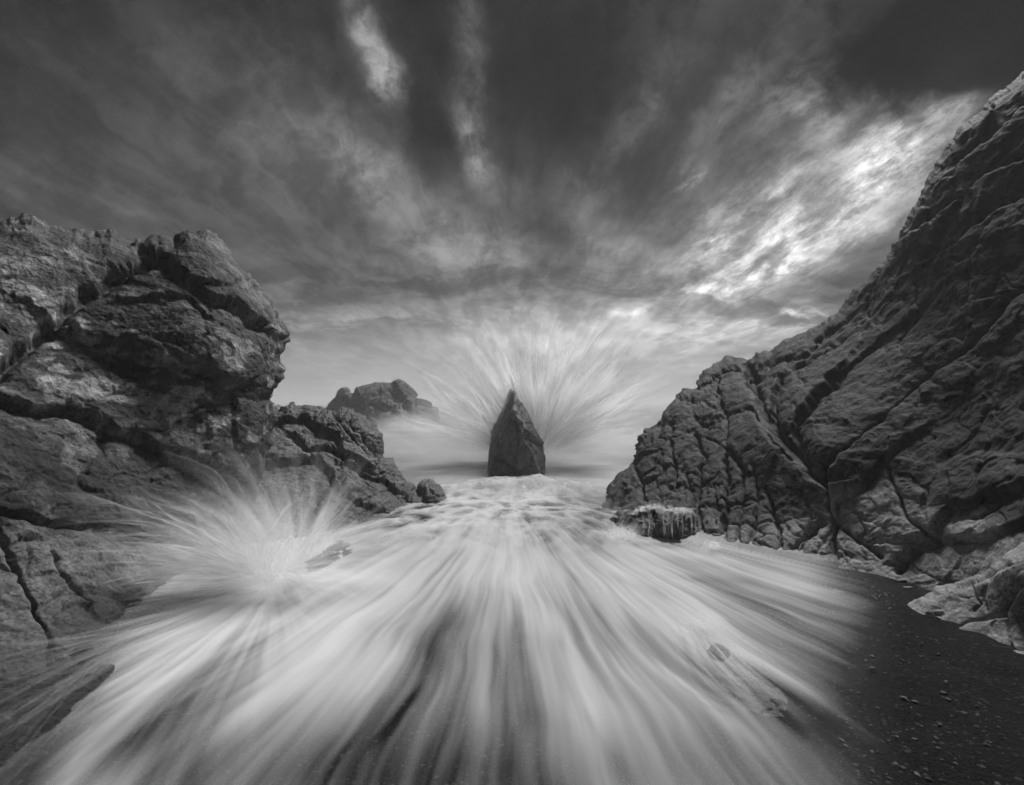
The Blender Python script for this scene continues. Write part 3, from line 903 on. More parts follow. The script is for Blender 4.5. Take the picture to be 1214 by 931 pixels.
CW = np.array([-0.05, 9.6])                            # where the surge enters the cove
OS = wpos(325, 702, ground_d(702))                     # where it hits the left rocks
foam_ct = [(600, 580, .75), (540, 590, .6), (685, 595, .35), (650, 580, .7), (600, 620, .85), (600, 660, .95), (540, 745, .55), (600, 720, .85), (630, 780, .50), (690, 740, .60), (480, 640, .80), (420, 690, .78),
           (330, 705, .92), (250, 740, .72), (160, 830, .55), (70, 905, .45), (0, 945, .45), (200, 905, .40), (300, 830, .60), (380, 850, .65), (440, 905, .30), (500, 850, .50), (600, 850, .58),
           (590, 925, .25), (680, 850, .60), (700, 925, .28), (780, 850, .62), (800, 780, .75), (740, 700, .9), (900, 720, .8), (950, 690, .66), (1000, 735, .42), (1045, 745, 0), (1010, 790, .12), (1010, 820, 0), (920, 770, .6),
           (960, 810, .25), (900, 800, .5), (880, 860, .45), (930, 900, .3), (960, 880, .05), (860, 910, .40), (950, 940, 0.2), (1000, 900, 0), (1000, 690, .15), (1010, 660, 0), (900, 655, .45), (860, 665, .6), (760, 655, .8), (130, 765, .22), (60, 800, .06), (0, 850, .02), (60, 850, .12), (0, 900, .12), (100, 810, .2), (80, 720, .0),
           (200, 700, .5), (250, 650, .5), (320, 620, .55), (400, 640, .5), (460, 620, .5), (720, 620, .3), (1100, 800, -.2), (1200, 700, -.2), (1100, 930, -.2), (-100, 900, .2), (-100, 990, .4), (560, 1000, .2), (800, 1000, .3), (300, 960, .5)]
strokes = [((845, 782), (950, 880), 9, -.45), ((850, 772), (1000, 850), 8, .22), ((880, 790), (960, 850), 5, -.2), ((700, 720), (740, 800), 14, -.25), ((550, 725), (510, 810), 22, -.2), ((625, 745), (635, 870), 16, -.22),
           ((720, 690), (800, 720), 9, -.3), ((690, 660), (770, 690), 9, -.15), ((580, 720), (560, 900), 12, .2), ((660, 740), (720, 900), 10, .22), ((780, 800), (900, 900), 10, .2), ((330, 705), (100, 850), 26, .25), ((100, 850), (-30, 925), 22, .25), ((420, 760), (250, 880), 14, .18), ((240, 830), (120, 920), 12, -.2),
           ((760, 690), (940, 700), 6, -.15), ((760, 660), (900, 675), 5, .15), ((420, 700), (480, 690), 8, .1), ((395, 790), (260, 860), 9, -.2), ((480, 770), (400, 880), 10, .16), ((500, 820), (440, 900), 8, -.2), ((610, 870), (605, 940), 7, -.12), ((690, 850), (740, 940), 9, -.15)]
step = 1.6
gx = np.arange(-160, 1120, step)
gy = np.concatenate([np.arange(560.0, 640, 0.8), np.arange(640, 985, step)])
PX, PY = np.meshgrid(gx, gy)
GD = ground_d(PY)
GXw, GYw = (PX - CX) / F * GD, GD
rel = np.stack([GXw - CW[0], CW[1] - GYw], -1)
rad = np.hypot(rel[..., 0], rel[..., 1])
th = np.arctan2(rel[..., 0], rel[..., 1])
rel2 = np.stack([GXw - OS[0], OS[1] - GYw], -1)
rad2 = np.hypot(rel2[..., 0], rel2[..., 1])
th2 = np.arctan2(rel2[..., 0], rel2[..., 1])
kl = np.clip((420 - PX - (PY - 700) * 0.55) / 120.0, 0, 1) * np.clip((PY - 690) / 40, 0, 1)
warp = 0.035 * fbm(np.stack([GXw * .9, GYw * .9, 0 * GXw], -1), 3, seed=301)


def streaks(t, r, s):
    z = 0 * t
    a = fbm(np.stack([(t + warp) * 7, r * 0.30, z], -1), 3, seed=s)
    b = fbm(np.stack([(t + warp * .6) * 21, r * 0.42, z + 3], -1), 3, seed=s + 1)
    c = fbm(np.stack([(t + warp * .3) * 60, r * 0.6, z + 7], -1), 2, seed=s + 2)
    d = fbm(np.stack([(t + warp * .2) * 130, r * 0.8, z + 11], -1), 2, seed=s + 3)
    if s >= 320:
        return a * 0.62 + b * 0.40 * np.clip(r / 1.2, 0, 1)
    return a * 0.52 + b * 0.32 + c * 0.22 + d * 0.15


st = streaks(th, rad, 310) * (1 - 0.55 * kl) + streaks(th2, rad2, 320) * kl * 0.9
turb = fbm(np.stack([GXw * 1.6, GYw * 1.1, 0 * GXw], -1) + 0.5 * fbm(np.stack([GXw, GYw, 0 * GXw], -1), 3, seed=331)[..., None], 5, seed=330)
rdg = ridged(np.stack([GXw * 2.6, GYw * 1.5, 0 * GXw], -1) + 0.4 * turb[..., None], 4, seed=335) - 0.62
near = np.clip((4.2 - rad) / 2.4, 0, 1)
base = tps([(x, y, v) for x, y, v in foam_ct], smooth=2e-3)(PX, PY)
base = base * (1 - 0.36 * np.clip((PY - 740) / 190, 0, 1))
fm = base + (st * (1 - 0.6 * near) + (turb * 0.6 + rdg * 1.3) * near) * (0.36 + 0.6 * np.clip(base, 0, 1))
for a, b, wd, am in strokes:
    ex, ey = b[0] - a[0], b[1] - a[1]
    L = math.hypot(ex, ey)
    t = ((PX - a[0]) * ex + (PY - a[1]) * ey) / L
    s = ((PX - a[0]) * ey - (PY - a[1]) * ex) / L
    fm += (am if am > 0 else am * 0.7) * np.exp(-(s / (wd * (0.6 + 0.6 * np.clip(t / L, 0, 1)))) ** 2) * np.clip(t / L * 4 + 0.3, 0, 1) * np.clip((1.1 - t / L) * 2.5, 0, 1)
fade = np.clip((GYw * 0 + (11.2 - GYw)) / 1.0, 0, 1)
ldg = np.clip((165 - PX - np.abs(PY - 745) * 0.45) / 45, 0, 1) * np.clip((PY - 745) / 20, 0, 1)
fm = np.where(fm > 0.7, 0.7 + 0.27 * np.tanh((fm - 0.7) / 0.42), fm)
fm = np.clip(fm, 0, 0.97) * fade * (1 - 0.8 * ldg)
fm = fm ** 1.15
hump = (0.30 + 0.16 * fbm(np.stack([GXw * 1.3, GYw * .8, 0 * GXw], -1), 4, seed=340)) * np.exp(-((GXw - 0.25) / 1.5) ** 2 - ((GYw - 10.4) / 0.9) ** 2) + 0.12 * np.exp(-((GXw - 0.2) / 2.0) ** 2 - ((GYw - 7.6) / 1.6) ** 2)
zz = 0.05 + hump + 0.010 * st * np.clip(fm * 2, 0, 1) + 0.05 * turb * near + 0.015 * np.clip(fm, 0, 1)
zz += 0.03 * np.exp(-(((PX - 838) / 26) ** 2 + ((PY - 760) / 16) ** 2))
film = np.clip(base * 3 + 0.9, 0, 1) * np.clip((1075 - PX - (PY - 740) * -0.0) / 60, 0, 1)
V = np.stack([GXw, GYw, zz], -1).reshape(-1, 3)
idx = np.arange(PX.size).reshape(PX.shape)
Q = np.stack([idx[:-1, :-1], idx[1:, :-1], idx[1:, 1:], idx[:-1, 1:]], -1).reshape(-1, 4)
keep = (fm.ravel()[Q].max(1) > 0.004) | (film.ravel()[Q].max(1) > 0.01)
Q = Q[keep]
us = np.unique(Q)
mp = np.full(len(V), -1)
mp[us] = np.arange(len(us))
M_FOAM = foam_material()
tag(mesh_obj('water', V[us], [mp[Q]], M_FOAM, {'foam': fm.ravel()[us], 'film': film.ravel()[us]}, origin=(0, 0, 0)), kind='structure')

# ------------------------------------------------------------------ thrown water: fine threads of spray
def spray_material():
    m, out = new_mat('spray')
    f = attr('foam')
    d = node('ShaderNodeBsdfDiffuse', Color=grey(0.95))
    tr = node('ShaderNodeBsdfTranslucent', Color=grey(0.92))
    mx0 = node('ShaderNodeMixShader', Fac=0.72)
    E.tree.links.new(d.outputs[0], mx0.inputs[1])
    E.tree.links.new(tr.outputs[0], mx0.inputs[2])
    t = node('ShaderNodeBsdfTransparent', Color=grey(1.0))
    mx = node('ShaderNodeMixShader', Fac=f)
    E.tree.links.new(t.outputs[0], mx.inputs[1])
    E.tree.links.new(mx0.outputs[0], mx.inputs[2])
    E.tree.links.new(mx.outputs[0], out.inputs[0])
    return m


M_SPRAY = spray_material()


def threads(name, paths, mat, label=None):
    """paths: (points n x 3, radius n, alpha n); every thread a thin three-sided tapering jet, all one mesh of spray"""
    Vs, As, Qs, base = [], [], [], 0
    for P, R_, A_ in paths:
        n = len(P)
        T = np.gradient(P, axis=0)
        T /= np.linalg.norm(T, axis=1, keepdims=True) + 1e-9
        U_ = np.cross(T, np.array([0.31, 0.2, 0.93]))
        U_ /= np.linalg.norm(U_, axis=1, keepdims=True) + 1e-9
        W_ = np.cross(T, U_)
        for k in range(3):
            a = k * 2 * math.pi / 3
            Vs.append(P + (U_ * math.cos(a) + W_ * math.sin(a)) * R_[:, None])
            As.append(A_)
        i = np.arange(n - 1)
        for k in range(3):
            a0, a1 = base + k * n, base + ((k + 1) % 3) * n
            Qs.append(np.stack([a0 + i, a0 + i + 1, a1 + i + 1, a1 + i], -1))
        base += 3 * n
    return tag(mesh_obj(name, np.concatenate(Vs), [np.concatenate(Qs)], mat, {'foam': np.concatenate(As)}, origin=(0, 0, 0)), kind='stuff')


def jet(o, v, T0, T1, r0, a0, n=14, g=9.8):
    t = np.linspace(T0, T1, n)
    P = o + v * t[:, None] + np.array([0, 0, -g / 2]) * (t ** 2)[:, None]
    s = np.linspace(0, 1, n)
    prof = np.clip(s * 5, 0, 1) * (1 - s) ** 0.8
    return P, r0 * (0.5 + 0.9 * s), a0 * prof


def fan_sheet(o, az0, az1, L0, tilt, seed, al, droop=0.3, p=1.3, nt=260, nr=46, rise=6.0, wob=0.12, floor=0.06, fk=1.0, cov=0.42, fine=0.55):
    """one curved, torn curtain of spray thrown from o: points, quads and how much water is in it"""
    T, S_ = np.meshgrid(np.linspace(math.radians(az0), math.radians(az1), nt), np.linspace(0.03, 1, nr), indexing='ij')
    z = 0 * T + seed * 3.7
    n = lambda a, b, o_, k: fbm(np.stack([T * a * fk, S_ * b, z + k], -1), o_, seed=seed + k)
    L = L0 * np.clip(0.75 + 0.6 * n(2.5, 0, 2, 1) + 0.35 * n(11, 0, 2, 2) + 0.12 * n(40, 0, 2, 3), 0.2, 1.6)
    R_ = S_ * L
    yv = tilt + 0.25 * n(1.6, 0, 2, 4)
    P = np.stack([o[0] + np.cos(T) * R_ + wob * n(5, 1.2, 2, 5) * R_, o[1] + yv * R_ + wob * 2 * n(4, 1.6, 3, 6) * R_,
                  o[2] + np.sin(T) * R_ - droop * S_ ** 2 * L ** 1.3], -1)
    P[..., 2] = np.maximum(P[..., 2], floor + 0.02 * n(9, 3, 2, 7))
    st_ = np.clip(cov + 0.75 * n(6, .5, 3, 8) + 0.65 * n(24, .8, 3, 9) + fine * n(80, 1.1, 2, 10), 0, 1.3) ** 1.5
    e = (T - T.min()) / (T.max() - T.min())
    A = al * st_ * np.clip(S_ * rise, 0, 1) * (1 - S_) ** p * np.clip(e * 4, 0, 1) * np.clip((1 - e) * 4, 0, 1)
    idx = np.arange(T.size).reshape(T.shape)
    Q = np.stack([idx[:-1, :-1], idx[1:, :-1], idx[1:, 1:], idx[:-1, 1:]], -1).reshape(-1, 4)
    return P.reshape(-1, 3), Q, np.clip(A, 0, 0.95).ravel()


def sheets(name, parts):
    V, Q, A, b = [], [], [], 0
    for p_, q_, a_ in parts:
        V.append(p_); Q.append(q_ + b); A.append(a_); b += len(p_)
    return tag(mesh_obj(name, np.concatenate(V), [np.concatenate(Q)], M_SPRAY, {'foam': np.concatenate(A)}, origin=(0, 0, 0)), kind='stuff')


O3 = np.array([OS[0], OS[1], 0.08])
O4 = wpos(312, 655, 5.2)
parts = []
for k in range(9):                                     # water thrown against the left rocks
    f_ = k / 8
    o = O3 * (1 - f_ * .6) + O4 * f_ * .6 + np.array([-0.02, -0.12 - 0.04 * (k % 3), 0.02])
    parts.append(fan_sheet(o, 96 - 6 * (k % 2), 188 + 6 * (k % 4), rng.uniform(1.1, 2.1), -0.10 - 0.06 * (k % 5), 600 + 20 * k, 0.66, 0.28, 1.35, 300, 46, 6.0, 0.14, 0.06, 0.75, 0.56, 0.25))
for k in range(4):
    parts.append(fan_sheet(O3 + np.array([0, -0.1, 0.0]), 165, 222, rng.uniform(1.0, 1.9), -0.35 - 0.1 * k, 800 + 20 * k, 0.60, 0.15, 1.2, 200))
for k in range(7):                                     # the plume climbing toward the ridge
    px_ = 305 + k * 13
    o = wpos(px_, 694 - k * 5, 4.95 + k * 0.12)
    parts.append(fan_sheet(o, 48, 118, rng.uniform(0.75, 1.15) * (1 - k * .05), 0.22 - 0.05 * (k % 3), 900 + 20 * k, 0.80, 0.22, 1.1, 160, 46, 6.0, 0.14, 0.06, 0.8, 0.60, 0.3))
sheets('spray', parts)
paths = []
for c in range(28):                                    # loose jets among the curtains
    az = math.radians(rng.choice([rng.uniform(60, 100), rng.uniform(105, 180), rng.uniform(165, 212)], p=[.14, .58, .28]))
    sp = rng.uniform(1.5, 5.0) if az < 2.9 else rng.uniform(1.5, 3.6)
    v0 = np.array([math.cos(az), rng.uniform(-0.5, 0.0), max(math.sin(az), 0.0) * 0.85 + 0.10]) * sp
    fo_ = rng.uniform(0, 1) ** 1.5
    oc = O3 * (1 - fo_) + O4 * fo_ - np.array([0.05, 0.15, 0])
    for k in range(rng.integers(2, 9)):
        v = v0 * rng.uniform(0.85, 1.1) + rng.normal(size=3) * 0.10
        P, R_, A_ = jet(oc + rng.normal(size=3) * 0.07, v, rng.uniform(0.02, 0.14), rng.uniform(0.22, 0.48), rng.uniform(0.003, 0.009), rng.uniform(0.05, 0.22))
        paths.append((P, R_, A_))
for k in range(75):                                   # run-off over the low ledge
    f_ = rng.random()
    a = np.array([rng.uniform(150, 300), 0]); a[1] = 708 + (300 - a[0]) * 0.22 + rng.normal() * 8
    b_ = np.array([rng.uniform(-80, 40), 0]); b_[1] = 745 + f_ * 190
    t = np.linspace(0, 1, 12)
    X_, Y_ = a[0] + (b_[0] - a[0]) * t, a[1] + (b_[1] - a[1]) * t + 14 * np.sin(t * 3) * (0.5 - f_)
    P = wpos(X_, Y_, ground_d(Y_, 0.20 + rng.normal() * 0.03))
    paths.append((P, np.full(12, rng.uniform(0.004, 0.014)), rng.uniform(0.015, 0.07) * np.sin(t * 3.0)))
for k in range(46):                                    # the wash sliding over the drowned boulder
    x0, y0 = 838 + rng.normal() * 16, 752 + rng.normal() * 7
    t = np.linspace(0, 1, 14)
    X_, Y_ = x0 - 28 + (100 + rng.normal() * 12) * t, y0 - 22 + (92 + rng.normal() * 10) * t
    dz_ = 0.10 + 0.10 * np.exp(-((t - 0.42) / 0.30) ** 2) + rng.normal() * 0.012
    paths.append((wpos(X_, Y_, ground_d(Y_, dz_)), np.full(14, rng.uniform(0.004, 0.011)), rng.uniform(0.03, 0.16) * np.sin(t * 3.1)))
threads('spray', paths, M_SPRAY)

OB = np.array([0.6, 14.7, 0.3])
parts = []
for k in range(6):                                     # the wave thrown up behind the pinnacle
    parts.append(fan_sheet(OB + np.array([rng.normal() * .25, 0.14 * k - .3, 0]), 4, 176, rng.uniform(4.2, 6.2), -0.22 + 0.08 * k, 1000 + 20 * k, 0.85, 0.12, 1.25, 420, 46, 4.0, 0.10, 0.0, 0.6, 0.80, 0.16))
for k in range(4):                                     # its strongest lobe, up and to the right
    parts.append(fan_sheet(OB + np.array([0.2, 0.15 * k - .2, 0]), 28, 122, rng.uniform(4.6, 6.4), -0.1 + 0.08 * k, 1200 + 20 * k, 0.85, 0.1, 1.3, 260, 46, 3.0, 0.10, 0.0, 0.6, 0.88, 0.16))
for k in range(4):                                     # a lower lobe on the left
    parts.append(fan_sheet(OB + np.array([-0.5, 0.15 * k - .2, 0]), 96, 172, rng.uniform(3.2, 4.8), -0.1 + 0.08 * k, 1300 + 20 * k, 0.8, 0.1, 1.3, 240, 46, 3.0, 0.10, 0.0, 0.6, 0.80, 0.16))
sheets('spray', parts)
paths = []
for (x0, y0, x1, y1, w_) in ((500, 300, 515, 440, 6), (555, 285, 548, 490, 8), (690, 285, 698, 480, 12), (712, 300, 705, 440, 6), (790, 300, 797, 455, 10), (835, 290, 850, 420, 8), (870, 300, 890, 450, 10), (640, 300, 660, 470, 5),
                             (460, 320, 440, 470, 10), (750, 300, 752, 400, 4), (905, 300, 915, 470, 6)):
    for k in range(5):
        (ax, ay), (bx_, by_) = K([(x0 + rng.normal() * w_, y0 + rng.normal() * 8), (x1 + rng.normal() * w_ * 1.6, y1 + rng.normal() * 20)])
        t = np.linspace(0, 1, 8)
        P = wpos(ax + (bx_ - ax) * t, ay + (by_ - ay) * t, 6.35 - 0.12 * np.sin(t * 2.2) + rng.normal() * 0.03)
        paths.append((P, np.full(8, rng.uniform(0.002, 0.005)), rng.uniform(0.08, 0.35) * np.clip(t * 6, 0, 1) * (1 - t) ** 0.7))
for k in range(260):                                   # foam heaped on the ledge's back edge
    xk = rng.uniform(440, 850)
    yk = np.interp(xk, [440, 540, 620, 700, 780, 850], [285, 240, 250, 272, 265, 285]) + rng.normal() * 10
    (ax, ay), (bx_, by_) = K([(xk, yk), (xk + rng.normal() * 30, yk + rng.normal() * 8 + 6)])
    t = np.linspace(0, 1, 6)
    P = wpos(ax + (bx_ - ax) * t, ay + (by_ - ay) * t, 6.42 + rng.normal() * 0.05)
    paths.append((P, np.full(6, rng.uniform(0.006, 0.014)), rng.uniform(0.05, 0.22) * np.sin(t * 3.14)))
for k in range(900):                                   # spray off its seaward end and a puff by the joints
    if k < 700:
        o = K([(rng.normal(330, 45), rng.normal(500, 25))])[0]
        ang, ln_ = math.radians(rng.normal(75, 38)), rng.uniform(8, 36)
        dd = 6.5
    else:
        o = K([(rng.normal(1000, 35), rng.normal(545, 15))])[0]
        ang, ln_ = math.radians(rng.normal(85, 30)), rng.uniform(4, 18)
        dd = 6.0
    t = np.linspace(0, 1, 7)
    P = wpos(o[0] + math.cos(ang) * ln_ * t, o[1] - math.sin(ang) * ln_ * t + 7 * t * t, dd + rng.normal() * 0.12)
    paths.append((P, np.full(7, rng.uniform(0.008, 0.02)), rng.uniform(0.02, 0.10) * np.clip(t * 5, 0.2, 1) * (1 - t)))
threads('spray', paths, M_SPRAY)

# ------------------------------------------------------------------ the wave bursting behind the pinnacle, sea mist, haze
def burst_material(name, ctr, r0, r1, dens, f1, f2, rate, flat=0.3, core=0.5, rag=1.0):
    """mist thrown out from one point: dense along some directions, thin along others, thinning outward"""
    m, out = new_mat(name)
    p = obj_coord()
    sub = node('ShaderNodeVectorMath')
    sub.operation = 'SUBTRACT'
    E.tree.links.new(p.s, sub.inputs[0])
    sub.inputs[1].default_value = ctr
    v = E(sub.outputs[0])
    ln = node('ShaderNodeVectorMath'); ln.operation = 'LENGTH'
    E.tree.links.new(v.s, ln.inputs[0])
    r = E(ln.outputs['Value'])
    nm = node('ShaderNodeVectorMath'); nm.operation = 'NORMALIZE'
    E.tree.links.new(v.s, nm.inputs[0])
    ad = node('ShaderNodeVectorMath'); ad.operation = 'MULTIPLY_ADD'
    E.tree.links.new(nm.outputs[0], ad.inputs[0])
    ad.inputs[1].default_value = (1, flat, 1)
    k = 0.2 / r1
    cr = combine(r * k, r * k * 0.8, r * k * 1.1)
    E.tree.links.new(cr.s, ad.inputs[2])
    q = E(ad.outputs[0])
    n1 = nnoise(q, f1, 2, 0.6)
    n2 = nnoise(q, f2, 2, 0.65)
    s = sstep(n1, 0.38, 0.62) * 0.55 + sstep(n2, 0.38, 0.66) * 0.45
    reach = 1.0 - sstep(r / (0.55 + n1 * 0.6 * rag + (n2 - 0.5) * 0.6 * rag), r0, r1)
    inner = core + (1.0 - core) * sstep(r, 0.0, r1 * 0.35)
    d = reach * reach * inner * (0.04 + s * s) * dens
    pv = node('ShaderNodeVolumePrincipled', Density=d, Color=grey(0.99), Anisotropy=0.3)
    E.tree.links.new(pv.outputs[0], out.inputs['Volume'])
    m.cycles.volume_step_rate = rate
    return m


def ellipsoid(name, c, r, mat, n=24):
    V, Q = [], []
    for i in range(n + 1):
        a = math.pi * i / n
        for j in range(2 * n):
            b = math.pi * j / n
            V.append((c[0] + r[0] * math.sin(a) * math.cos(b), c[1] + r[1] * math.sin(a) * math.sin(b), c[2] + r[2] * math.cos(a)))
    for i in range(n):
        for j in range(2 * n):
            Q.append((i * 2 * n + j, (i + 1) * 2 * n + j, (i + 1) * 2 * n + (j + 1) % (2 * n), i * 2 * n + (j + 1) % (2 * n)))
    return mesh_obj(name, V, [np.array(Q)], mat, origin=c)


tag(ellipsoid('spray_mist', (0.6, 14.9, 0.9), (4.4, 1.2, 3.7), burst_material('burst_mist', (0.55, 14.9, 0.2), 0.3, 4.2, 2.2, 4.5, 16.0, 0.3, 0.25, 0.2)), kind='stuff')
tag(ellipsoid('spray_mist', (O3[0] - 0.3, O3[1] - 0.05, 0.55), (1.7, 0.42, 1.25), burst_material('splash_mist', (O3[0] + 0.02, O3[1] + 0.1, 0.12), 0.05, 1.8, 9.0, 6.0, 22.0, 0.25, 0.22, 0.5)), kind='stuff')


def soft_mist(name, c, r, dens, rate, white=0.88):
    """a bank of spray hanging over the surf, thinning smoothly to nothing at its edge"""
    m, out = new_mat(name)
    p = obj_coord()
    n = nnoise(p, 0.35, 3, 0.6)
    mp = node('ShaderNodeMapping')
    mp.vector_type = 'TEXTURE'
    E.tree.links.new(p.s, mp.inputs['Vector'])
    mp.inputs['Location'].default_value = c
    mp.inputs['Scale'].default_value = r
    ln = node('ShaderNodeVectorMath'); ln.operation = 'LENGTH'
    E.tree.links.new(mp.outputs[0], ln.inputs[0])
    k = 1.0 - sstep(E(ln.outputs['Value']), 0.0, 1.0)
    pv = node('ShaderNodeVolumePrincipled', Density=k * (0.5 + n) * dens, Color=grey(white), Anisotropy=0.2)
    E.tree.links.new(pv.outputs[0], out.inputs['Volume'])
    m.cycles.volume_step_rate = rate
    return tag(ellipsoid(name, c, r, m), kind='stuff')


soft_mist('sea_mist', (2.0, 24, 0.0), (11.0, 9.0, 4.0), 0.03, 1.0)
soft_mist('sea_mist', (0.6, 16.6, -0.1), (8.5, 2.6, 2.3), 0.75, 0.5)
soft_mist('sea_mist', (-7.9, 34.0, -0.6), (2.4, 1.5, 2.0), 0.9, 0.5)
soft_mist('sea_mist', (-6.4, 33.6, -0.5), (2.3, 1.3, 2.1), 1.6, 0.5, 0.995)
soft_mist('sea_mist', (0, 150, 0), (240, 108, 30), 0.009, 1.0)


def haze_box():
    m, out = new_mat('sea_haze')
    pv = node('ShaderNodeVolumePrincipled', Density=0.003, Color=grey(0.9), Anisotropy=0.2)
    E.tree.links.new(pv.outputs[0], out.inputs['Volume'])
    x0, x1, y0, y1, zb, zt = -2600, 2600, -450, 4100, -3.2, 9.5
    V = [(x, y, z) for z in (zb, zt) for y in (y0, y1) for x in (x0, x1)]
    Q = [(0, 2, 3, 1), (4, 5, 7, 6), (0, 1, 5, 4), (2, 6, 7, 3), (0, 4, 6, 2), (1, 3, 7, 5)]
    return tag(mesh_obj('haze', V, [np.array(Q)], m, smooth=False, origin=(0, 0, 0)), kind='stuff')


haze_box()

# ------------------------------------------------------------------ pebbles on the beach
def pebble_mesh(seed, flat):
    r = np.random.default_rng(seed)
    n = 9
    V, Q = [], []
    for i in range(n + 1):
        a = math.pi * i / n
        for j in range(14):
            b = 2 * math.pi * j / 14
            V.append((math.sin(a) * math.cos(b), math.sin(a) * math.sin(b), math.cos(a)))
    V = np.array(V)
    k = 1 + 0.35 * fbm(V * 0.9 + seed * 3.1, 3, seed=seed)
    V = V * k[:, None] * np.array([1, r.uniform(.55, .9), flat])
    for i in range(n):
        for j in range(14):
            Q.append((i * 14 + j, (i + 1) * 14 + j, (i + 1) * 14 + (j + 1) % 14, i * 14 + (j + 1) % 14))
    me = bpy.data.meshes.new('pebble')
    me.from_pydata([tuple(v) for v in V], [], Q)
    me.polygons.foreach_set('use_smooth', np.ones(len(me.polygons), bool))
    at = me.attributes.new('tone', 'FLOAT', 'POINT')
    at.data.foreach_set('value', np.full(len(V), r.choice([0.03, 0.045, 0.06, 0.10, 0.17]) + 0.02 * fbm(V * 2, 2, seed=seed), ).astype(np.float32))
    me.materials.append(M_PEB)
    return me


M_PEB = rock_material('pebble_stone', 0.6, 0.6, 0.3, 60)
pms = [pebble_mesh(400 + i, f) for i, f in enumerate((.35, .45, .55, .6, .4, .5, .7, .3))]
n_p = 0
tries = 0
while n_p < 240 and tries < 5000:
    tries += 1
    px = rng.uniform(950, 1214)
    py = rng.uniform(672, 930)
    if rng.random() < 0.5:
        px, py = rng.uniform(985, 1100), rng.uniform(674, 720)
    lim = np.interp(py, [672, 700, 740, 790, 850, 930], [985, 1015, 1040, 1020, 1005, 985])
    rk = np.interp(px, [985, 1020, 1070, 1100, 1160, 1214], [672, 680, 712, 740, 770, 790])
    if px < lim or py < rk + 3:
        continue
    d = float(ground_d(py))
    x = (px - CX) / F * d
    r = 0.006 + 0.016 * rng.random() ** 4
    o = bpy.data.objects.new('pebble', pms[rng.integers(len(pms))])
    COL.objects.link(o)
    o.location = (x, d, float(sand_z(np.array([x]), np.array([d]))[0]) + r * 0.2)
    o.scale = (r, r, r)
    o.rotation_euler = (rng.normal() * 0.15, rng.normal() * 0.15, rng.uniform(0, 6.3))
    tag(o, 'little sea worn pebble scattered on the dark sand in front of the cliff', 'pebble', 'pebbles on the dark sand')
    n_p += 1
for (px, py, r, ti, lab) in ((993, 704, 0.055, 5, 'flat dark stone alone on the sand at the edge of the wash'), (1068, 690, 0.05, 0, 'wide flat stone lying closest under the cliff foot, at the back of the beach'),
                         (1076, 698, 0.04, 7, 'smaller flat stone just in front of the wide one under the cliff foot'), (1034, 795, 0.022, 2, 'dark angular stone on the open sand beyond the fading foam')):
    d = float(ground_d(py))
    x = (px - CX) / F * d
    o = bpy.data.objects.new('stone', pms[ti])
    COL.objects.link(o)
    o.location = (x, d, 0.01)
    o.scale = (r * 1.3, r, r)
    o.rotation_euler = (0, 0, 0.1)
    tag(o, lab, 'stone')

# ------------------------------------------------------------------ sky
SUN_AZ, SUN_EL = math.radians(30), math.radians(55)    # to the right of the view, over the cliff
world = bpy.data.worlds.new('World')
scene.world = world
world.use_nodes = True
wt = world.node_tree
wt.nodes.clear()
E.tree = wt
wout = wt.nodes.new('ShaderNodeOutputWorld')
bg = wt.nodes.new('ShaderNodeBackground')
bg.inputs['Strength'].default_value = 0.1
wt.links.new(bg.outputs[0], wout.inputs[0])
sky = wt.nodes.new('ShaderNodeTexSky')
sky.sky_type = 'NISHITA'
sky.sun_disc = False
sky.sun_elevation = SUN_EL
sky.sun_rotation = SUN_AZ
sep = wt.nodes.new('ShaderNodeSeparateColor')
wt.links.new(sky.outputs[0], sep.inputs[0])
red = E(sep.outputs[0])                                # black and white through a red filter
tc = wt.nodes.new('ShaderNodeTexCoord')
sx = wt.nodes.new('ShaderNodeSeparateXYZ')
wt.links.new(tc.outputs['Generated'], sx.inputs[0])
dx, dy, dz = E(sx.outputs[0]), E(sx.outputs[1]), E(sx.outputs[2])
yc = E.math('MAXIMUM', dy, 0.05)
u, v = dx / yc, dz / yc
zc = E.math('MAXIMUM', dz, 0.0) + 0.10
cp = combine(dx / zc, dy / zc * 0.22, 0.0)             # a cloud sheet seen in perspective, drawn out along the wind
uv = combine(u, v, 0.0)
n_str = nnoise(cp, 1.1, 7, 0.58, 0.6)
n_str2 = nnoise(combine(dx / zc, dy / zc * 0.35, 4.0), 3.2, 7, 0.6, 0.4)
n_fine = nnoise(uv, 9.0, 9, 0.62, 0.3)
n_mid = nnoise(uv, 3.5, 7, 0.58, 0.4)
n_x = nnoise(combine(u, v, 3.3), 5.0, 6, 0.6)
n_y = nnoise(combine(u, v, 8.1), 5.0, 6, 0.6)
n_hor = nnoise(combine(u * 1.4 + n_x * 0.3, v * 8.0 + n_y * 0.8, 1.7), 2.4, 9, 0.62, 0.3)
wu = u + (n_x - 0.5) * 0.16
wv = v + (n_y - 0.5) * 0.16
wuv = combine(wu, wv, 0.0)
su = u + (n_x - 0.5) * 0.07
sv = v + (n_y - 0.5) * 0.07
suv = combine(su, sv, 0.0)
n_t = nnoise(combine(u, v, 12.0), 22.0, 5, 0.6)
tuv = combine(u + (n_t - 0.5) * 0.05, v + (n_fine - 0.5) * 0.05, 0.0)


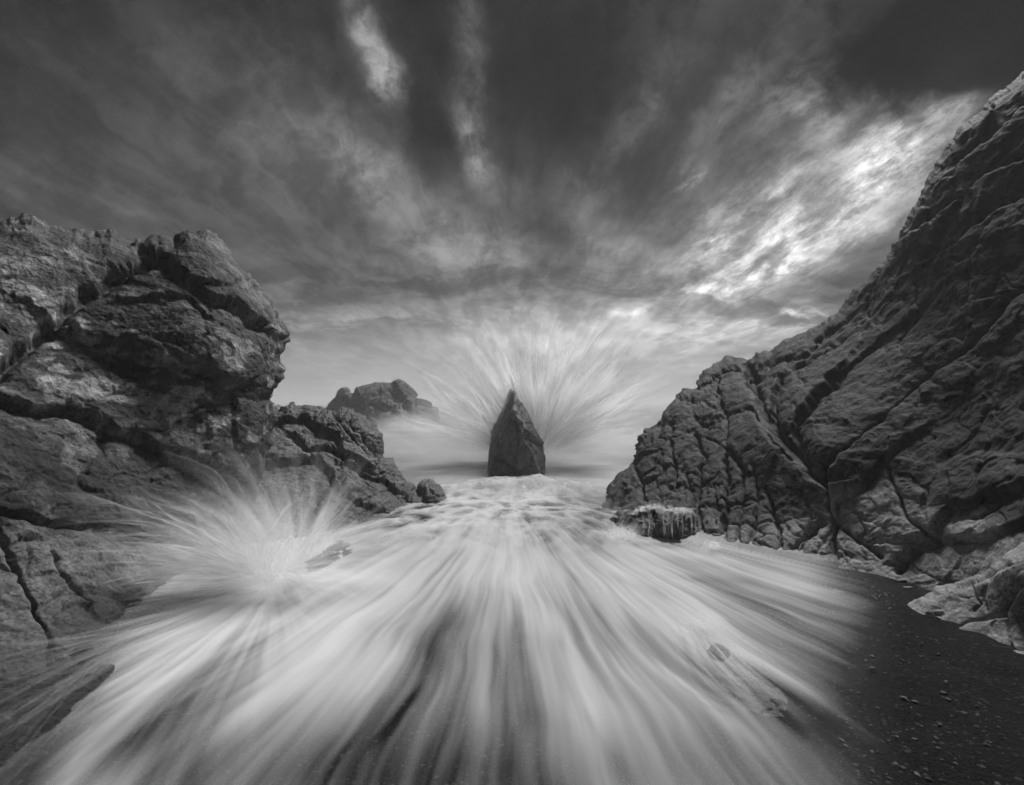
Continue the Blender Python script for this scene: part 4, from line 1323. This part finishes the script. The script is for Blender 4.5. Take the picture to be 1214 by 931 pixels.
def blob(px, py, rx, ry, ang=0.0, vec=None, p=1.0):
    """soft elongated patch of cloud: centre, half sizes and tilt given as directions"""
    m = wt.nodes.new('ShaderNodeMapping')
    m.vector_type = 'TEXTURE'
    m.inputs['Location'].default_value = ((px - CX) / F, (HY - py) / F, 0)
    m.inputs['Rotation'].default_value = (0, 0, math.radians(ang))
    m.inputs['Scale'].default_value = (rx / F, ry / F, 1)
    wt.links.new((vec or wuv).s, m.inputs['Vector'])
    d = wt.nodes.new('ShaderNodeVectorMath')
    d.operation = 'DOT_PRODUCT'
    wt.links.new(m.outputs[0], d.inputs[0])
    wt.links.new(m.outputs[0], d.inputs[1])
    return E.math('EXPONENT', E(d.outputs['Value']) * -p)


def over(S, val, mask):
    k = E.math('MINIMUM', E.math('MAXIMUM', mask, 0.0), 1.0)
    return S * (1.0 - k) + k * (lin(val) if not isinstance(val, E) else val)


S = red * 0.1 * 0.10 + 0.006
el = E.math('MAXIMUM', v, 0.0)
wisp = sstep(n_str, 0.49, 0.66)
wisp2 = sstep(n_str2, 0.48, 0.66)
tex = sstep(n_fine, 0.38, 0.63)
plm = sstep(nnoise(combine(u * 2.6 + v * 0.9 + (n_x - 0.5) * 0.3, v * 0.8 - u * 0.2, 9.0), 5.0, 9, 0.66, 0.25), 0.36, 0.62)
texm = sstep(n_mid, 0.36, 0.66)
nf = sstep(nnoise(combine(dx / zc * 2.4 + (n_x - 0.5) * 0.5, dy / zc * 0.8 + (n_y - 0.5) * 0.9, 5.2), 2.8, 9, 0.66, 0.2), 0.36, 0.64) * 0.7 + sstep(n_fine, 0.38, 0.62) * 0.3
fib = sstep(nnoise(combine(dx / zc * 3.2, dy / zc * 0.45, 2.2), 2.6, 8, 0.62, 0.5), 0.40, 0.66)
br = sstep(nnoise(combine(u * 0.45 + v * 0.32 + (n_y - 0.5) * 0.06, v * 1.25 - u * 0.87 + (n_x - 0.5) * 0.06, 6.0), 9.0, 10, 0.68, 0.0) * 0.72 + n_mid * 0.28, 0.43, 0.61)
# thin veil, denser toward the horizon
S = over(S, 138, E.math('EXPONENT', el * -4.6) * 0.9)
S = over(S, 84, E.math('EXPONENT', (el - 0.1) * -2.6) * 0.55 * (0.35 + texm))
S = over(S, 104, wisp * E.math('EXPONENT', el * -1.5) * 0.55)
S = over(S, 84, wisp2 * E.math('EXPONENT', el * -1.3) * 0.5)
# broad bands
S = over(S, 108, blob(330, 175, 240, 90, -30, suv) * (0.45 + 0.6 * texm))
S = over(S, 140, (blob(430, 195, 130, 46, -38, suv) + blob(490, 235, 50, 34, -20, suv) * .6) * (0.5 + 0.45 * tex + 0.3 * wisp2))
S = over(S, 92, blob(100, 225, 260, 45, -10, suv) * (0.3 + 0.5 * tex))
S = over(S, 76, blob(90, 60, 150, 40, -38, suv) * (0.2 + 0.7 * texm))
S = over(S, 110, blob(120, 235, 80, 5, -17, suv) * 0.6)
S = over(S, 32, (blob(520, 160, 50, 110, -20, suv) + blob(660, 100, 70, 110, 10, suv)) * 0.6)
S = over(S, 136, blob(560, 305, 130, 34, -16, suv) * (0.35 + 0.65 * tex))
S = over(S, 150, blob(730, 285, 80, 20, -40, wuv) * (0.3 + 0.7 * fib))
S = over(S, 138, blob(780, 330, 110, 34, -38, suv) * (0.3 + 0.6 * tex))
S = over(S, 96, blob(640, 240, 130, 30, -10, suv) * (0.2 + 0.7 * fib))
# plumes
S = over(S, 150, (blob(437, 40, 58, 19, -68, suv) + blob(456, 92, 30, 17, -58, wuv)) * (0.10 + 0.55 * tex + 0.55 * plm))
S = over(S, 135, (blob(560, 95, 120, 17, -82, suv) * .55 + blob(562, 175, 50, 17, -72, suv)) * (0.05 + 0.4 * tex + 0.75 * plm))
S = over(S, 112, (blob(850, 135, 75, 20, 60, suv) + blob(755, 140, 60, 24, 45, suv) * .8 + blob(915, 60, 110, 24, 52, suv) * .6 + blob(800, 60, 120, 24, 60, suv) * .4) * (0.15 + 0.45 * tex + 0.45 * fib))
# broken bright cloud, upper right
S = over(S, 134, blob(930, 265, 230, 100, 30, suv) * (0.7 + 0.4 * texm))
S = over(S, 70, (blob(925, 225, 60, 22, 20, wuv) + blob(990, 315, 90, 16, 20, wuv) + blob(900, 170, 50, 24, 40, wuv) + blob(800, 260, 40, 30, 30, wuv)) * 0.65 * tex)
S = over(S, 168, (blob(1000, 225, 150, 62, 36, suv) + blob(880, 290, 140, 60, 34, suv)) * (0.2 + 0.7 * br))
S = over(S, 212, (blob(1040, 200, 110, 44, 38, suv) + blob(940, 275, 110, 26, 36, suv) + blob(880, 265, 80, 20, 40, suv) * 0.7 + blob(870, 330, 90, 15, 18, suv) + blob(965, 300, 80, 9, 22, suv) + blob(822, 222, 20, 22, 50, suv)
                  + blob(848, 288, 17, 18, 0, suv)) * (0.08 + 0.85 * br))
S = over(S, 150, (blob(970, 140, 24, 50, -20, suv) + blob(940, 105, 60, 30, 50, suv) * 0.6) * br)
# dark cloud upper right
S = over(S, 42, sstep(blob(1085, 72, 125, 56, 10, wuv) + blob(1180, 40, 150, 66, 0, suv) + (n_fine - 0.5) * 1.3 + (n_mid - 0.5) * 0.8, 0.22, 0.85) * 0.95)
S = over(S, 175, blob(1110, 142, 52, 13, 22, suv) * (0.15 + br))
# small clouds low down
S = over(S, 215, blob(743, 366, 22, 9, 8, tuv, 1.2) * sstep(n_fine, 0.25, 0.45) * 1.5)
S = over(S, 210, (blob(880, 389, 28, 8, 14, tuv, 1.2) + blob(935, 372, 10, 4, 0, tuv)) * sstep(n_fine, 0.25, 0.45) * 1.5)
S = over(S, 170, blob(550, 381, 26, 12, 0, suv, 1.3) * (0.3 + 0.6 * tex))
S = over(S, 185, blob(830, 392, 230, 22, 6, suv) * sstep(n_hor, 0.40, 0.58) * 0.85)
# layered streaks over the horizon
S = over(S, 172, sstep(n_hor, 0.42, 0.64) * E.math('EXPONENT', E.math('ABSOLUTE', v - 0.11) * -13.0) * 0.85)
S = over(S, 78, sstep(n_hor, 0.56, 0.36) * E.math('EXPONENT', E.math('ABSOLUTE', v - 0.22) * -11.0) * 0.6)
S = over(S, 148, blob(480, 430, 200, 40, 0, suv) * 0.6)
S = over(S, 192, blob(680, 408, 150, 40, 0, suv) * 0.8)
S = S * (0.74 + 0.52 * nf)
S = E.math('POWER', S, 1.46) * 1.9
out_c = S * 10.0
wt.links.new(combine(out_c, out_c, out_c).s, bg.inputs['Color'])
world.cycles.sampling_method = 'MANUAL'
world.cycles.sample_map_resolution = 512

sun = bpy.data.lights.new('sun', 'SUN')
sun.energy = 4.5
sun.angle = math.radians(12)
so_ = bpy.data.objects.new('sun', sun)
COL.objects.link(so_)
dirv = np.array([math.sin(SUN_AZ) * math.cos(SUN_EL), math.cos(SUN_AZ) * math.cos(SUN_EL), math.sin(SUN_EL)])
import mathutils
so_.rotation_euler = mathutils.Vector(dirv).to_track_quat('Z', 'Y').to_euler()
so_.location = (20, 12, 20)

# ------------------------------------------------------------------ camera and render
cam = bpy.data.cameras.new('camera')
cam.sensor_width = 36
cam.lens = 36 * F / W0
cam.shift_y = (HY - H0 / 2) / W0
cam.clip_end = 10000
cam.clip_start = 0.05
co = bpy.data.objects.new('camera', cam)
COL.objects.link(co)
co.location = (0, 0, ZC)
co.rotation_euler = (math.pi / 2, 0, 0)
scene.camera = co
vs = scene.view_settings
vs.view_transform = 'Standard'
vs.look = 'None'
vs.exposure = 0
vs.gamma = 1
vs.use_curve_mapping = False
cy = scene.cycles
cy.use_denoising = True
cy.denoiser = 'OPENIMAGEDENOISE'
cy.max_bounces = 8
cy.diffuse_bounces = 4
cy.glossy_bounces = 2
cy.transmission_bounces = 2
cy.volume_bounces = 3
cy.transparent_max_bounces = 128
cy.use_adaptive_sampling = True
cy.adaptive_threshold = 0.04
cy.adaptive_min_samples = 16
cy.volume_step_rate = 1.0
cy.volume_max_steps = 128
cy.sample_clamp_indirect = 4
